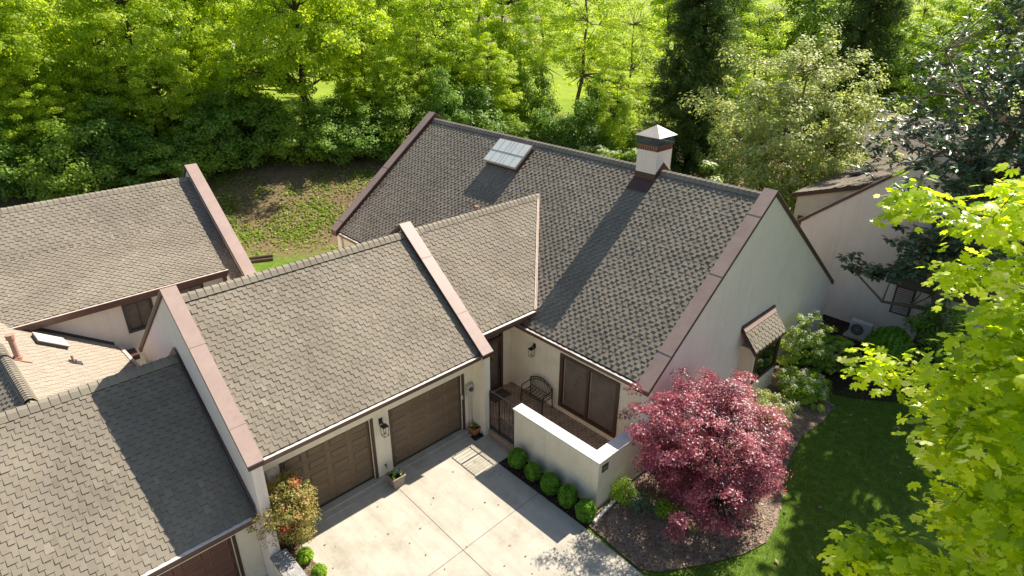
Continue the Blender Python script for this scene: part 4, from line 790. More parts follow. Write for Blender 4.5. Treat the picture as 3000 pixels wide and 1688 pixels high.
b = MB(); b.prism([(25.22, -1.3, 4.49), (25.22, -5.0, 5.78), (25.22, -5.0, 5.6), (25.22, -1.3, 4.3)], (.028, 0, 0)); b.box(25.22, 36, -1.3, -1.27, 4.3, 4.49); b.build("eave_fascia", "trim_brown", R2)
b = MB(); b.box(25.30, 25.39, -2.75, -1.75, 2.75, 3.45); w2 = b.build("window", "wood_frame", R2); b = MB(); b.box(25.28, 25.298, -2.65, -1.85, 2.83, 3.37); b.build("pane", "glass_blind", w2)
b = MB(); b.obox((29.3, -2.9, 5.22), V(.9, 0, 0), V(0, -.25, .09), V(0, .02, .07)); b.build("skylight", "slate_dark", R2)
# air conditioner
AC = thing("air_conditioner", (21.62, -6.72, 0), "white outdoor air conditioner with round fan grille at the foot of the right wall", "air conditioner")
b = MB(); b.box(21.48, 21.80, -7.15, -6.30, .07, .78); b.build("casing", "ac_paint", AC)
b = MB(); b.tube([(21.478, -6.62, .44), (21.455, -6.62, .44)], .26, 24); b.build("fan_recess", "slate_dark", AC)
b = MB()
for k in range(5): b.tube([(21.45, -6.62 + .05 * (k + 1) * math.cos(t), .44 + .05 * (k + 1) * math.sin(t)) for t in np.linspace(0, 6.283, 22)], .006, 4)
for t in np.linspace(0, math.pi, 7)[:-1]: b.tube([(21.448, -6.62 - .26 * math.cos(t), .44 - .26 * math.sin(t)), (21.448, -6.62 + .26 * math.cos(t), .44 + .26 * math.sin(t))], .005, 4)
b.build("fan_grille", "cap_metal", AC); b = MB(); b.box(21.35, 21.95, -7.3, -6.15, .0, .068); b.build("pad", "concrete", AC)

# ================================================================== vegetation
def to_px(P):
    q = P - CAM; z = q @ _f; return 1500 + FPX * (q @ _r) / z, 844 - FPX * (q @ _u) / z
def az_pt(px, dist, py=300):
    v = _f + (px - 1500) / FPX * _r - (py - 844) / FPX * _u; h = v[:2] / np.hypot(*v[:2]); p = CAM[:2] + dist * h
    return V(p[0], p[1], terrain(p[0], p[1]))
def tree_proto(seed, h, rx, ry, crown_z0, mains, clumps, cr, n_each, size, leaf, bark="bark", r0=.22, shape=LEAF, lean=(0, 0), vine=False, name="deciduous_tree", sparse=1., up=.8, shellness=.45, flat=.55, tipfrac=1., shell=.5, vjit=.28):
    """a thing at the origin with trunk and crown; children built in local coordinates"""
    R = np.random.default_rng(seed); t = bpy.data.objects.new(name, None); COL.objects.link(t); ORIG[t.name] = np.zeros(3)
    rz = (h - crown_z0) / 2; c = V(lean[0], lean[1], crown_z0 + rz); P = crown_points(R, clumps, rx, ry, rz, c, shellness)
    M = crown_points(R, mains, rx * .5, ry * .5, rz * .6, c - V(0, 0, rz * .15), .6)
    br = branches(R, (0, 0, -.3), (lean[0] * .8, lean[1] * .8, h * .86), r0, M, P[: int(clumps * tipfrac)])
    br.build("trunk", bark, t, smooth=True)
    clump_leaves(P, cr * R.uniform(.7, 1.3, clumps), n_each, size, leaf, "crown", t, shape=shape, R=R, out_from=c, up=up, flat=flat, shell=shell, vjit=vjit)
    if vine:
        n = 900; z = R.uniform(0, h * .55, n); a = R.uniform(0, 6.28, n); rr = r0 * (1.3 - z / h) + R.uniform(.02, .22, n)
        pos = np.stack([lean[0] * .8 * z / h + rr * np.cos(a), lean[1] * .8 * z / h + rr * np.sin(a), z], 1)
        leaf_mesh("ivy", "leaf_dark", *LEAF, pos, np.stack([np.cos(a), np.sin(a), 0 * a + .4], 1), .16, R.uniform(0, .8, n), t, R=R)
    return t
def bush_proto(seed, name, h, rx, ry, clumps, cr, n_each, size, leaf, shape=LEAF, bark="bark", up=.7, flat=.7, shellness=.3, z0=.25, vjit=.28):
    R = np.random.default_rng(seed); t = bpy.data.objects.new(name, None); COL.objects.link(t); ORIG[t.name] = np.zeros(3)
    P = crown_points(R, clumps, rx, ry, h * .5, V(0, 0, h * .52), shellness); P[:, 2] = np.maximum(P[:, 2], z0 * cr)
    mb = MB()
    for p in P[: min(clumps, 26)]: mb.tube([V(R.normal() * .05, R.normal() * .05, -.05), V(p[0] * .4, p[1] * .4, p[2] * .55), p], [.02 + .006 * h, .014 + .004 * h, .006], 5, cap=False)
    mb.build("stems", bark, t)
    clump_leaves(P, cr * R.uniform(.75, 1.25, clumps), n_each, size, leaf, "foliage", t, shape=shape, R=R, out_from=V(0, 0, h * .3), up=up, flat=flat, vjit=vjit)
    return t
def place(proto, used, loc, rz, sc, label, cat, group=None):
    t = proto if proto.name not in used else copy_tree(proto); used.add(proto.name)
    t.location = loc; t.rotation_euler = (0, 0, rz); t.scale = (sc, sc, sc) if np.isscalar(sc) else sc
    return tag(t, label, cat, group)
USED = set()
# prototypes -------------------------------------------------
SP = [tree_proto(101, 15, 4.6, 4.6, 3.2, 12, 250, .80, 140, .225, "leaf_spring", r0=.24, vine=True),
      tree_proto(102, 16, 4.0, 4.2, 2.6, 12, 230, .76, 140, .215, "leaf_spring", r0=.22, lean=(.8, .2)),
      tree_proto(103, 14, 3.6, 3.4, 2.2, 10, 190, .70, 120, .205, "leaf_spring_yellow", r0=.16, vine=True, lean=(-.5, .4))]
SPARSE = tree_proto(104, 14, 4.4, 4.4, 2.2, 16, 260, .62, 64, .19, "leaf_spring_yellow", bark="bark_pale", r0=.19, lean=(.6, -.4))
MIDT = tree_proto(105, 13, 4.4, 4.2, 1.5, 10, 240, .8, 125, .235, "leaf_mid", r0=.22)
BUSH = [bush_proto(111, "evergreen_bush", 4.2, 2.3, 2.1, 95, .62, 120, .20, "leaf_dark"),
        bush_proto(112, "evergreen_bush", 3.6, 2.0, 2.2, 85, .60, 110, .18, "leaf_mid")]
def conifer_proto(seed, h, r):
    R = np.random.default_rng(seed); t = bpy.data.objects.new("conifer_tree", None); COL.objects.link(t); ORIG[t.name] = np.zeros(3)
    mb = MB(); mb.tube([(0, 0, -.3), (.05, 0, h * .5), (0, .03, h)], [.26, .16, .02], 10); cs = []
    z = 1.2
    while z < h - .4:
        f = 1 - (z / h) ** 1.25; n = 7
        for k in range(n):
            a = R.uniform(0, 6.28); L = r * (f * .9 + .12) * R.uniform(.6, 1.1); tip = V(math.cos(a) * L, math.sin(a) * L, z + L * .12)
            mb.tube([V(0, 0, z), tip * V(.5, .5, 0) + V(0, 0, z + L * .16), tip], [.035, .022, .008], 4, cap=False)
            for q in np.linspace(.35, 1, max(2, int(L * 2.6))): cs.append(V(math.cos(a) * L * q + R.normal() * .16, math.sin(a) * L * q + R.normal() * .16, z + L * (.16 * q) - .1 + R.normal() * .1))
        z += .26
    mb.build("trunk", "bark", t, smooth=True); cs = np.array(cs)
    clump_leaves(cs, .40, 40, .30, "leaf_conifer", "crown", t, shape=NEEDLE, R=R, up=.25, flat=.9, droop=.35, vjit=.35); return t
CON = conifer_proto(121, 23, 4.0)
G1 = "spring green trees behind the houses"
trees = [ # px, dist, proto, scale, rot, label
 (20, 50, SP[0], 1.0, .3, "leftmost bright green tree, at the left edge above the neighbour's roof"),
 (250, 57, SP[1], 1.0, 1.9, "tall green tree with dark ivy trunk, over the small lawn gap at left"),
 (430, 49, SP[2], 1.0, 2.4, "loose green tree with leaning branches, right of the left lawn gap"),
 (600, 54, SP[0], .95, 4.0, "green tree above the left parapet, in front of the purple shrub"),
 (900, 47, SP[0], 1.12, 1.2, "biggest bright green tree, its trunk left of the main roof's top corner"),
 (1120, 58, SP[1], .95, 3.3, "upright green tree straight above the main roof's left peak"),
 (1290, 52, SP[2], .92, .7, "slender yellow-green tree above the skylight"),
 (1470, 56, SP[2], .98, 5.0, "slender yellow-green tree left of the bare grey tree"),
 (740, 62, SP[1], 1.05, 2.2, "green tree half hidden behind the biggest bright tree on its left"),
 (1000, 66, SP[0], 1.0, 5.5, "green tree half hidden behind the biggest bright tree on its right"),
]
for px_, dd, pr_, sc_, rz_, lb in trees: place(pr_, USED, az_pt(px_, dd), rz_, sc_, lb, "tree", G1)
for px_, dd, sc_, rz_, lb in ((1690, 60, 1.1, .4, "tall sparse tree with dark trunk behind the skylight side of the roof"), (1850, 56, .85, 2.0, "bare grey-branched tree with few leaves left of the dark conifer"), (1590, 70, .95, 4.1, "thin sparse tree far behind on the bright lawn")):
    place(SPARSE, USED, az_pt(px_, dd), rz_, sc_, lb, "tree", "sparse trees on the lawn edge")
for px_, dd, pr_, sc_, rz_, lb in ((1400, 72, SPARSE, 1.1, 1.0, "airy yellow-green tree behind the slender trees above the skylight"), (1930, 84, SP[2], 1.0, 2.2, "yellow-green tree on the lawn left of the first conifer"), (1800, 49, SP[2], .55, 4.0, "small yellow-green tree left of the chimney top"), (2200, 60, SP[2], .9, .4, "bright yellow-green tree directly left of the pale bushy evergreen")):
    place(pr_, USED, az_pt(px_, dd), rz_, sc_, lb, "tree", "airy yellow-green trees near the lawn")
for k_, (px_, dd) in enumerate(((90, 47), (330, 48), (470, 47.5), (690, 49), (1060, 49), (1240, 49.5), (1430, 50))):
    place(SP[k_ % 3], USED, az_pt(px_, dd), k_ * 1.4, (.55, .55, .5 + .06 * (k_ % 3)), "young bright green tree growing through the shrub band, " + ("at the left edge", "over the neighbour roof's middle", "left of the left parapet", "above the bank", "left of the main roof's peak", "left of the skylight", "right of the skylight")[k_], "tree", "young trees in the shrub band")
place(CON, USED, az_pt(2035, 47), 0, 1.0, "tall dark conifer behind the chimney", "tree", "dark conifers")
place(CON, USED, az_pt(2490, 56), 2.1, (.95, .95, 1.08), "tall dark conifer behind the pale bushy evergreen", "tree", "dark conifers")
# far trees
far = [(70, 88, SP[1], 1.1), (520, 84, MIDT, 1.1), (700, 92, SP[0], 1.2), (880, 96, MIDT, 1.2), (1180, 92, SP[0], 1.1), (1330, 100, MIDT, 1.0), (2120, 105, MIDT, 1.1), (2230, 76, SP[2], .85), (2330, 80, MIDT, 1.35), (2620, 72, SP[2], 1.0), (2760, 80, MIDT, 1.2), (2900, 74, SP[0], 1.1), (1960, 120, SP[1], 1.1), (-60, 66, MIDT, 1.1), (2700, 56, MIDT, .95)]
fl_ = ["far tree behind the left edge trees", "mid green far tree above the purple shrubs", "far green tree left of the biggest bright tree", "dark green far tree directly behind the biggest bright tree", "far green tree above the main roof's peak", "mid green far tree behind the slender trees", "mid green far tree right of the first conifer", "bright yellow-green tree between the two dark conifers", "dark far tree just left of the second conifer", "yellow-green tree right of the second conifer", "mid green far tree above the magnolia's left part", "far green tree at the top right corner behind the magnolia", "far green tree beyond the vivid lawn", "mid green tree at the left picture edge", "green tree between the second conifer and the magnolia"]
for i, ((px_, dd, pr_, sc_), lb) in enumerate(zip(far, fl_)): place(pr_, USED, az_pt(px_, dd), i * 1.7, sc_, lb, "tree", "far background trees")
# evergreen bushes along the tree line
bl = ["at the left picture edge", "second from the left picture edge", "above the middle of the neighbour's roof", "right of the middle of the neighbour's roof", "left of the neighbour's parapet", "behind the neighbour's parapet peak", "right of the neighbour's parapet, at the top of the bank", "at the bank's middle below the biggest tree", "at the bank's right end", "behind the left edge of the main roof", "behind the main roof's peak", "above the ridge left of the skylight", "above the ridge at the skylight", "above the ridge right of the skylight", "above the ridge halfway to the chimney", "above the ridge left of the dogwood", "at the foot of the dark conifer"]
bx = [(-20, 46), (130, 44.5), (270, 45.5), (400, 44), (510, 45), (610, 46), (720, 46.5), (840, 46), (960, 45.5), (1070, 46), (1190, 46.5), (1300, 47), (1400, 47.5), (1500, 48), (1600, 48), (1700, 48), (1900, 46)]
for i, ((px_, dd), lb) in enumerate(zip(bx, bl)):
    place(BUSH[(i * 7 + i // 3) % 2], USED, az_pt(px_, dd), i * 2.3, (1.05 + .2 * math.sin(i * 2.1), 1.05, .95 + .25 * math.sin(i * 1.3)), "dark green evergreen bush " + lb, "bush", "evergreen bushes along the tree line")
lb2 = ["behind the left edge bushes", "over the small lawn's left foot", "under the loose leaning tree", "under the tree by the purple shrub", "left foot of the biggest tree", "right foot of the biggest tree", "behind the peak of the main roof", "behind the skylight", "right of the slender trees", "below the bare grey tree"]
for i, (px_, dd) in enumerate([(50, 50), (220, 50), (370, 51), (560, 51), (770, 51), (1000, 51), (1150, 52), (1350, 53), (1540, 54), (1760, 53)]):
    place(BUSH[1 - i % 2], USED, az_pt(px_, dd), i * 1.9 + .5, (1.1, 1.1, 1.15 + .3 * math.sin(i)), "leafy green understorey bush " + lb2[i], "bush", "understorey bushes in the second row")
PUR = bush_proto(131, "purple_shrub", 3.4, 2.2, 2.2, 45, .6, 60, .22, "leaf_purple")
place(PUR, USED, az_pt(650, 60), 0, 1.2, "dark purple-leaved shrub behind the trees above the left parapet", "bush"); 
WHT = bush_proto(132, "flowering_shrub", 3.6, 2.2, 2.2, 60, .5, 50, .16, "leaf_mid")
for i, (px_, dd, sc_, lb) in enumerate(((190, 45.5, .9, "shrub with bluish white blossom among the left bushes"), (1930, 60, 1.2, "white blossoming shrub left of the dark conifer on the lawn"))):
    t = place(WHT, USED, az_pt(px_, dd), i, sc_, lb, "bush", "blossoming shrubs")
    if i == 0:
        R_ = np.random.default_rng(3); P = crown_points(R_, 60, 2.3, 2.3, 1.9, V(0, 0, 2.0), .1); fm = clump_leaves(P, .35, 14, .12, "flower_white", "blossom", None, R=R_)
        fm.parent = t
    else:
        if len(t.children) < 3: c2 = fm.copy(); COL.objects.link(c2); c2.parent = t
# pale bushy evergreen right of the chimney
def big_tree(name, base, label, cat, fn):
    t = thing(name, base, label, cat); fn(t, np.array(base, float)); return t
def pale_tree(t, base):
    R = np.random.default_rng(141); b0 = base
    c = b0 + V(0, 0, 6.0); P = crown_points(R, 420, 4.7, 4.7, 5.2, c, .4); P = P[P[:, 2] > b0[2] + 1.3]; M = crown_points(R, 16, 2.4, 2.4, 3, c - V(0, 0, .6), .5)
    mb = branches(R, b0 - V(0, 0, .2), b0 + V(.5, -.2, 9.5), .17, M, P, wob=.2); branches(R, b0 + V(.5, -.5, -.2), b0 + V(1.9, -1.8, 7.5), .14, M[:2], P[:10], mb=mb); branches(R, b0 + V(-.4, .2, -.2), b0 + V(-1.6, 1.2, 7), .12, M[2:4], P[10:20], mb=mb)
    mb.build("trunk", "bark_pale", t, smooth=True)
    clump_leaves(P, .62 * R.uniform(.6, 1.3, len(P)), 100, .19, "leaf_grey_green", "crown", t, shape=LEAF, R=R, out_from=c, up=.9, flat=.8, vjit=.34)
big_tree("broadleaf_tree", az_pt(2300, 39, 450), "pale silvery green bushy tree right of the chimney, several slim trunks", "tree", pale_tree)
# conical small conifer and dogwoods behind the ridge
def dogwood(seed, name, px_, dd, h, r, label):
    t = thing(name, az_pt(px_, dd, 420), label, "tree"); b0 = ORIG[t.name]; R = np.random.default_rng(seed); c = b0 + V(0, 0, h * .6)
    P = crown_points(R, 130, r, r, h * .42, c, .4); branches(R, b0 - V(0, 0, .2), b0 + V(0, 0, h * .8), .09, crown_points(R, 6, r * .5, r * .5, h * .2, c, .5), P).build("trunk", "bark", t)
    clump_leaves(P, .5, 60, .2, "leaf_mid", "crown", t, R=R, out_from=c, up=1.2, flat=.35)
    clump_leaves(P[P[:, 2] > c[2] - h * .15] + V(0, 0, .14), .45, 26, .15, "petal_cream", "blossom", t, R=R, out_from=c, up=2.2, flat=.18); return t
dogwood(151, "dogwood_tree", 1815, 35, 5.6, 2.4, "dogwood with layered creamy blossom left of the chimney behind the ridge")
dogwood(152, "dogwood_tree", 2055, 31, 5.0, 2.3, "dogwood with dense creamy blossom right of the chimney behind the ridge")
t = place(bush_proto(153, "leafy_shrub", 4.6, 1.7, 1.7, 60, .5, 80, .2, "leaf_mid"), USED, az_pt(1930, 34, 400), 0, 1.05, "mid green leafy shrub directly behind the chimney", "bush")

# magnolia on the right --------------------------------------------------
def magnolia(t, base):
    R = np.random.default_rng(161); c = base + V(2.6, -.4, 9.9)
    P = crown_points(R, 1700, 7.0, 7.0, 6.6, c, .35); P = P[(P[:, 0] < 22.4) | (P[:, 2] > np.clip(4.6 + .85 * (-2.75 - P[:, 1]), 5.2, 8.8))]
    # low branch reaching left in front of the neighbour's wall
    low = np.array([base + V(.3, .35, 4.9) + V(R.normal() * .5, R.normal() * .55, R.normal() * .75) for _ in range(34)]); arm = np.array([base + V(-.2 - .06 * k, .9 + .2 * k, 3.75 - .06 * k) + R.normal(size=3) * .16 for k in range(11)])
    P = P[(P[:, 2] > base[2] + 3.4)]; sx_ = P[:, 0] - P[:, 2] / 1.077; P = P[(P[:, 1] < -9.3) | (sx_ > np.where(P[:, 1] > -7.2, 18.4, 10.8))]; a_, b_ = to_px(P); g1, g2 = P[:, 0] - P[:, 2] / 1.077, P[:, 1]; P = P[~((np.sin(g1 * 1.9 + 1) * np.sin(g2 * 2.1 + .6 * g1) > np.where(g1 < 14.5, .12, .5)) & (g2 < -7))]; a_, b_ = to_px(P); P = P[~((a_ < 2660) & (b_ > 600)) & ~((a_ < 2560) & (b_ > 540)) & ~(a_ < 2880 - .86 * b_)]; P = np.concatenate([P, low, arm]); M = crown_points(R, 20, 3, 3, 3.5, c - V(0, 0, .5), .5)  # crown shaped for the light: clumps cut to sun the beds, dapple the lawn
    branches(R, base - V(0, 0, .2), base + V(1.8, -.6, 14), .26, np.concatenate([M, low[:3], arm[-1:]]), P).build("trunk", "bark_pale", t, smooth=True)
    # rosettes of long glossy leaves
    K = len(P); per = 4; Q = np.repeat(P, per, axis=0) + R.normal(size=(K * per, 3)) * .34; Q[-11 * per:] = np.repeat(arm, per, axis=0) + R.normal(size=(11 * per, 3)) * .14
    n = 13; idx = np.repeat(np.arange(len(Q)), n); a = R.uniform(0, 6.28, len(idx)); el = R.uniform(-.5, .75, len(idx)); d = np.stack([np.cos(a) * np.cos(el), np.sin(a) * np.cos(el), np.sin(el)], 1)
    out = Q - c; out /= np.linalg.norm(out, axis=1, keepdims=True); d = d + .5 * out[idx]; d /= np.linalg.norm(d, axis=1, keepdims=True)
    L = .27 * R.uniform(.7, 1.25, len(idx)); pos = Q[idx] + d * (L * .62)[:, None]
    nrm = np.cross(d, np.cross(np.tile([0, 0, 1.], (len(idx), 1)) + R.normal(size=(len(idx), 3)) * .3, d)); nrm /= np.linalg.norm(nrm, axis=1, keepdims=True) + 1e-6
    # spin so that the leaf's long axis points along d
    X, Y, Z = rot_from(nrm, np.zeros(len(idx))); spin = np.arctan2(-(d * X).sum(1), (d * Y).sum(1))
    leaf_mesh("crown", "leaf_glossy", *OVAL, pos, nrm, L, np.clip(R.beta(1.6, 2.4, len(idx)) + .1 * (R.uniform(size=len(idx)) > .93) * 4, 0, 1), t, spin=spin, R=R)
big_tree("magnolia_tree", (21.5, -8.9, 0), "large dark glossy magnolia with rusty leaf undersides on the right", "tree", magnolia)

# bright maple close to the camera ---------------------------------------
def cam_pt(px, py, dist): v = _f + (px - 1500) / FPX * _r - (py - 844) / FPX * _u; return CAM + v / np.linalg.norm(v) * dist
def maple(t, base):
    R = np.random.default_rng(171); centers = []
    outline = [(2690, 570), (2640, 640), (2660, 760), (2690, 860), (2640, 960), (2560, 1080), (2600, 1180), (2570, 1290), (2590, 1400), (2640, 1500), (2560, 1620), (2500, 1670)]
    tries = 0
    while len(centers) < 600 and tries < 20000:
        tries += 1; py = R.uniform(540, 2100); px = R.uniform(2450, 3500)
        lim_ = np.interp(py, [540, 600, 680, 780, 900, 1000, 1080, 1180, 1270, 1360, 1440, 1540, 1620, 1700, 2100], [2780, 2700, 2760, 2730, 2740, 2680, 2610, 2680, 2640, 2660, 2710, 2700, 2640, 2560, 2500])
        if px < lim_ + 45 + R.uniform(0, 60) + 25 * math.sin(py * .045): continue
        if math.sin(px * .019 + 1.3 * math.sin(py * .011)) * math.sin(py * .021 + px * .004) > .38: continue
        if px > 2790 and py < 560 + (px - 2790) * .35 and px < 2960: pass
        edge = min((px - lim_) / 260, 1); dist = R.uniform(6.6, 9.4) - 1.0 * edge * R.uniform(0, 1)
        centers.append(cam_pt(px, py, dist))
    centers += [cam_pt(2500 + 12 * k, 1640 - 4 * k + R.normal() * 22, 7.2) for k in range(11)] + [cam_pt(2560 + 9 * k, 1075 + R.normal() * 14, 7.6) for k in range(5)] + [cam_pt(2700 + R.normal() * 34, 590 + R.normal() * 18, 8.0) for k in range(8)]
    P = np.array(centers); top = cam_pt(3350, 1250, 8.6)
    M = [cam_pt(3050, 900, 8.4), cam_pt(2950, 1250, 8.2), cam_pt(3000, 1700, 8.2), cam_pt(3250, 700, 9), cam_pt(3300, 1900, 8.6)]
    branches(R, base, top, .16, M, P, rt=.014, grow=True).build("trunk", "bark_pale", t, smooth=True)
    n = 26; idx = np.repeat(np.arange(len(P)), n); N = len(idx); a = R.uniform(0, 6.28, N); r = R.uniform(.02, .34, N)
    pos = P[idx] + np.stack([np.cos(a) * r, np.sin(a) * r, R.normal(size=N) * .09 - r * .15], 1)
    nrm = np.stack([np.cos(a) * .45, np.sin(a) * .45, np.ones(N)], 1) + R.normal(size=(N, 3)) * .33; v = np.clip(R.uniform(.02, .85, len(P))[idx] + R.normal(size=N) * .2, 0, 1)
    tv, tf = maple_leaf(); leaf_mesh("crown", "leaf_maple", tv, tf, pos, nrm, .122 * R.uniform(.5, 1.3, N), v, t, R=R)
_mb = cam_pt(3380, 1300, 8.6)
big_tree("maple_tree", (_mb[0], _mb[1], 0), "bright lime green maple with large pointed leaves in the right foreground", "tree", maple)

# red Japanese maple ------------------------------------------------------
def red_maple(t, base):
    R = np.random.default_rng(181); c = base + V(.42, .5, 2.0); P = crown_points(R, 600, 2.5, 2.4, 2.0, c, .3)
    P = P[(P[:, 2] > .35)]; P = P[~((P[:, 1] > -5.62) & (P[:, 0] < 8.25) & (P[:, 2] < 2.05))]; P = P[~((P[:, 1] > -5.55) & (P[:, 0] > 7.5))]; P = P[P[:, 1] < -4.7]; a_, b_ = to_px(P); P = P[(np.sin(P[:, 0] * 5.1 + 1) * np.sin(P[:, 2] * 5.7) * np.sin(P[:, 1] * 4.3 + 2) < .42)]; a_, b_ = to_px(P); P = P[(a_ < 2300) & ~((a_ > 2200) & (b_ < 1190)) & (a_ > 1825)]
    M = crown_points(R, 14, 1.2, 1.1, .7, c - V(0, 0, .2), .4)
    branches(R, base - V(0, 0, .1), base + V(.9, .4, 2.2), .09, M, P, rt=.012, wob=.12).build("trunk", "bark_dark", t, smooth=True)
    n = 105; K = len(P); idx = np.repeat(np.arange(K), n); N = len(idx); d = R.normal(size=(N, 3)); d /= np.linalg.norm(d, axis=1, keepdims=True); rad = R.uniform(0, 1, N) ** .5 * .33
    off = d * rad[:, None]; off[:, 2] = off[:, 2] * .26 - .5 * (off[:, 0] ** 2 + off[:, 1] ** 2); pos = P[idx] + off
    o = pos - c; o /= np.linalg.norm(o, axis=1, keepdims=True); nrm = d * .35 + R.normal(size=(N, 3)) * .35 + .55 * o; nrm[:, 2] += .95
    v = np.clip(R.uniform(.08, .78, K)[idx] + R.normal(size=N) * .16 + .25 * (R.uniform(size=K) > .93)[idx], 0, 1); leaf_mesh("crown", "leaf_red", *RED_LEAF, pos, nrm, .085 * R.uniform(.7, 1.3, N), v, t, R=R)
big_tree("japanese_maple", (8.15, -7.55, 0), "spreading dark red Japanese maple in the mulch bed by the courtyard wall", "tree", red_maple)

# clipped boxwood balls ---------------------------------------------------
def ball_proto(seed, r, leaf, name="boxwood_shrub", n=5200, size=.042):
    R = np.random.default_rng(seed); t = bpy.data.objects.new(name, None); COL.objects.link(t); ORIG[t.name] = np.zeros(3)
    d = R.normal(size=(n, 3)); d /= np.linalg.norm(d, axis=1, keepdims=True); lump = 1 + .07 * np.sin(d[:, 0] * 7 + seed) * np.cos(d[:, 1] * 6) + .06 * np.sin(d[:, 2] * 9)
    pos = d * (r * lump * (1 - R.uniform(0, 1, n) ** 2.2 * .35))[:, None] * [1, 1, 1.02] + [0, 0, r * .96]; nrm = d + R.normal(size=(n, 3)) * .55 + [0, 0, .2]
    cell = np.floor(pos * 9).astype(int); cv = np.sin(cell[:, 0] * 12.9 + cell[:, 1] * 78.2 + cell[:, 2] * 37.7) * .5 + .5
    leaf_mesh("foliage", leaf, *SPRIG, pos, nrm, size * R.uniform(.7, 1.4, n), np.clip(cv * .5 + .25 + R.normal(size=n) * .15, 0, 1), t, R=R)
    MB().tube([(0, 0, -.03), (0, 0, r)], [.03, .02], 6).build("stem", "bark", t); return t
BX = ball_proto(191, .285, "leaf_box"); BX2 = ball_proto(192, .275, "leaf_box")
for i, (x, y, sc_, lb) in enumerate([(5.37, -2.42, 1.0, "clipped boxwood ball nearest the gate, first along the courtyard wall"), (5.33, -3.14, .96, "second boxwood ball from the gate along the courtyard wall"), (5.31, -3.86, 1.05, "middle one of the five boxwood balls along the courtyard wall"), (5.29, -4.56, 1.06, "fourth boxwood ball from the gate along the courtyard wall"), (5.27, -5.27, .98, "last boxwood ball, at the outer corner of the courtyard wall")]):
    place((BX, BX2)[i % 2], USED, (x, y, .02), i * 1.3, (sc_ * (1 + .07 * math.sin(i * 2.3)), sc_ * (1 + .06 * math.cos(i * 3.1)), sc_ * (1.06 + .07 * math.sin(i * 5))), lb, "shrub", "boxwood balls along the courtyard wall")
LB = ball_proto(193, .20, "leaf_lime", n=2600, size=.05)
place(LB, USED, (-1.14, -1.28, .05), 0, 1.0, "small lime green ball shrub between retaining wall and driveway, just below the reddish shrub", "shrub", "lime ball shrubs in the side bed"); place(LB, USED, (-1.12, -1.98, .05), 1, .95, "small lime green ball shrub cut by the bottom picture edge", "shrub", "lime ball shrubs in the side bed")
HB = ball_proto(194, .88, "leaf_box", name="round_shrub", n=15000, size=.09); place(HB, USED, (20.1, -8.25, 0), 0, (.92, 1.0, .92), "large clipped dark green ball shrub beside the white air conditioner", "shrub")
place(bush_proto(195, "broadleaf_shrub", 2.6, 1.3, 1.3, 60, .4, 70, .16, "leaf_dark", shape=OVAL), USED, (20.9, -9.6, 0), 0, 1, "dark broadleaf shrub under the magnolia behind the large ball shrub", "shrub")
# reddish nandina
def nandina(t, base):
    R = np.random.default_rng(201); c = base + V(.08, 0, 1.25); P = crown_points(R, 250, .70, .72, 1.08, c, .4); P = P[P[:, 2] > base[2] + .25]
    mb = MB()
    for k in range(14): p = P[R.integers(len(P))]; mb.tube([base + V(R.normal() * .07, R.normal() * .07, -.03), base + (p - base) * V(.4, .4, .55), p], [.014, .01, .005], 5, cap=False)
    mb.build("stems", "bark", t); cv = R.uniform(.1, .75, len(P)); cv[R.integers(0, len(P), 4)] = 1.0
    clump_leaves(P, .19, 60, .06, "leaf_nandina", "foliage", t, R=R, out_from=c, up=.6, vbase=cv, vjit=.3)
    Q = np.array([P[R.integers(len(P))] + (lambda d: d / np.linalg.norm(d) * .22)(R.normal(size=3)) for _ in range(60)]); clump_leaves(Q, .10, 14, .055, "leaf_nandina", "sprays", t, R=R, up=.4)
big_tree("nandina_shrub", (-1.20, -.62, .05), "airy yellow-green and reddish shrub between the retaining wall and the left garage door", "shrub", nandina)
# pieris / rhododendron group by the bay window
def lilylike(t, base, h, r, K, leaf, flower, fr, size=.1, seed=211, nl=42):
    R = np.random.default_rng(seed); c = base + V(0, 0, h * .5); P = crown_points(R, K, r, r, h * .5, c, .35); P[:, 2] = np.maximum(P[:, 2], .12); mb = MB()
    for k in range(16): p = P[R.integers(len(P))]; mb.tube([base, base + (p - base) * V(.5, .5, .5), p], [.018, .012, .006], 5, cap=False)
    mb.build("stems", "bark", t); clump_leaves(P, .20, nl, size, leaf, "foliage", t, shape=OVAL, R=R, out_from=c, up=.8, vjit=.3)
    if flower: Q = P[(P[:, 2] > c[2] - .1)]; Q = Q[: int(len(Q) * fr)] + V(0, 0, .14); clump_leaves(Q, .13, 34, .055, flower, "blossom", t, R=R, out_from=c, up=1.2, flat=.6)
big_tree("pieris_shrub", (17.05, -6.15, 0), "shrub with drooping cream blossom clusters just right of the bay window", "shrub", lambda t, b: lilylike(t, b, 2.3, .95, 110, "leaf_mid", "petal_cream", .8, .12))
big_tree("leafy_shrub", (18.2, -6.75, 0), "broad-leaved green shrub without flowers beside the dark mulch path", "shrub", lambda t, b: lilylike(t, b, 1.5, .85, 90, "leaf_mid", None, 0, .19, 212, 34))
big_tree("abelia_shrub", (15.55, -6.85, 0), "loose pale pinkish and green shrub in front of the bay window", "shrub", lambda t, b: lilylike(t, b, .95, .85, 110, "leaf_lime", "petal_cream", .6, .07, 213, 60))
big_tree("abelia_shrub", (13.4, -6.7, 0), "low loose green shrub between the red maple and the bay window", "shrub", lambda t, b: lilylike(t, b, .9, .8, 70, "leaf_grey_green", "petal_cream", .25, .07, 214, 60))
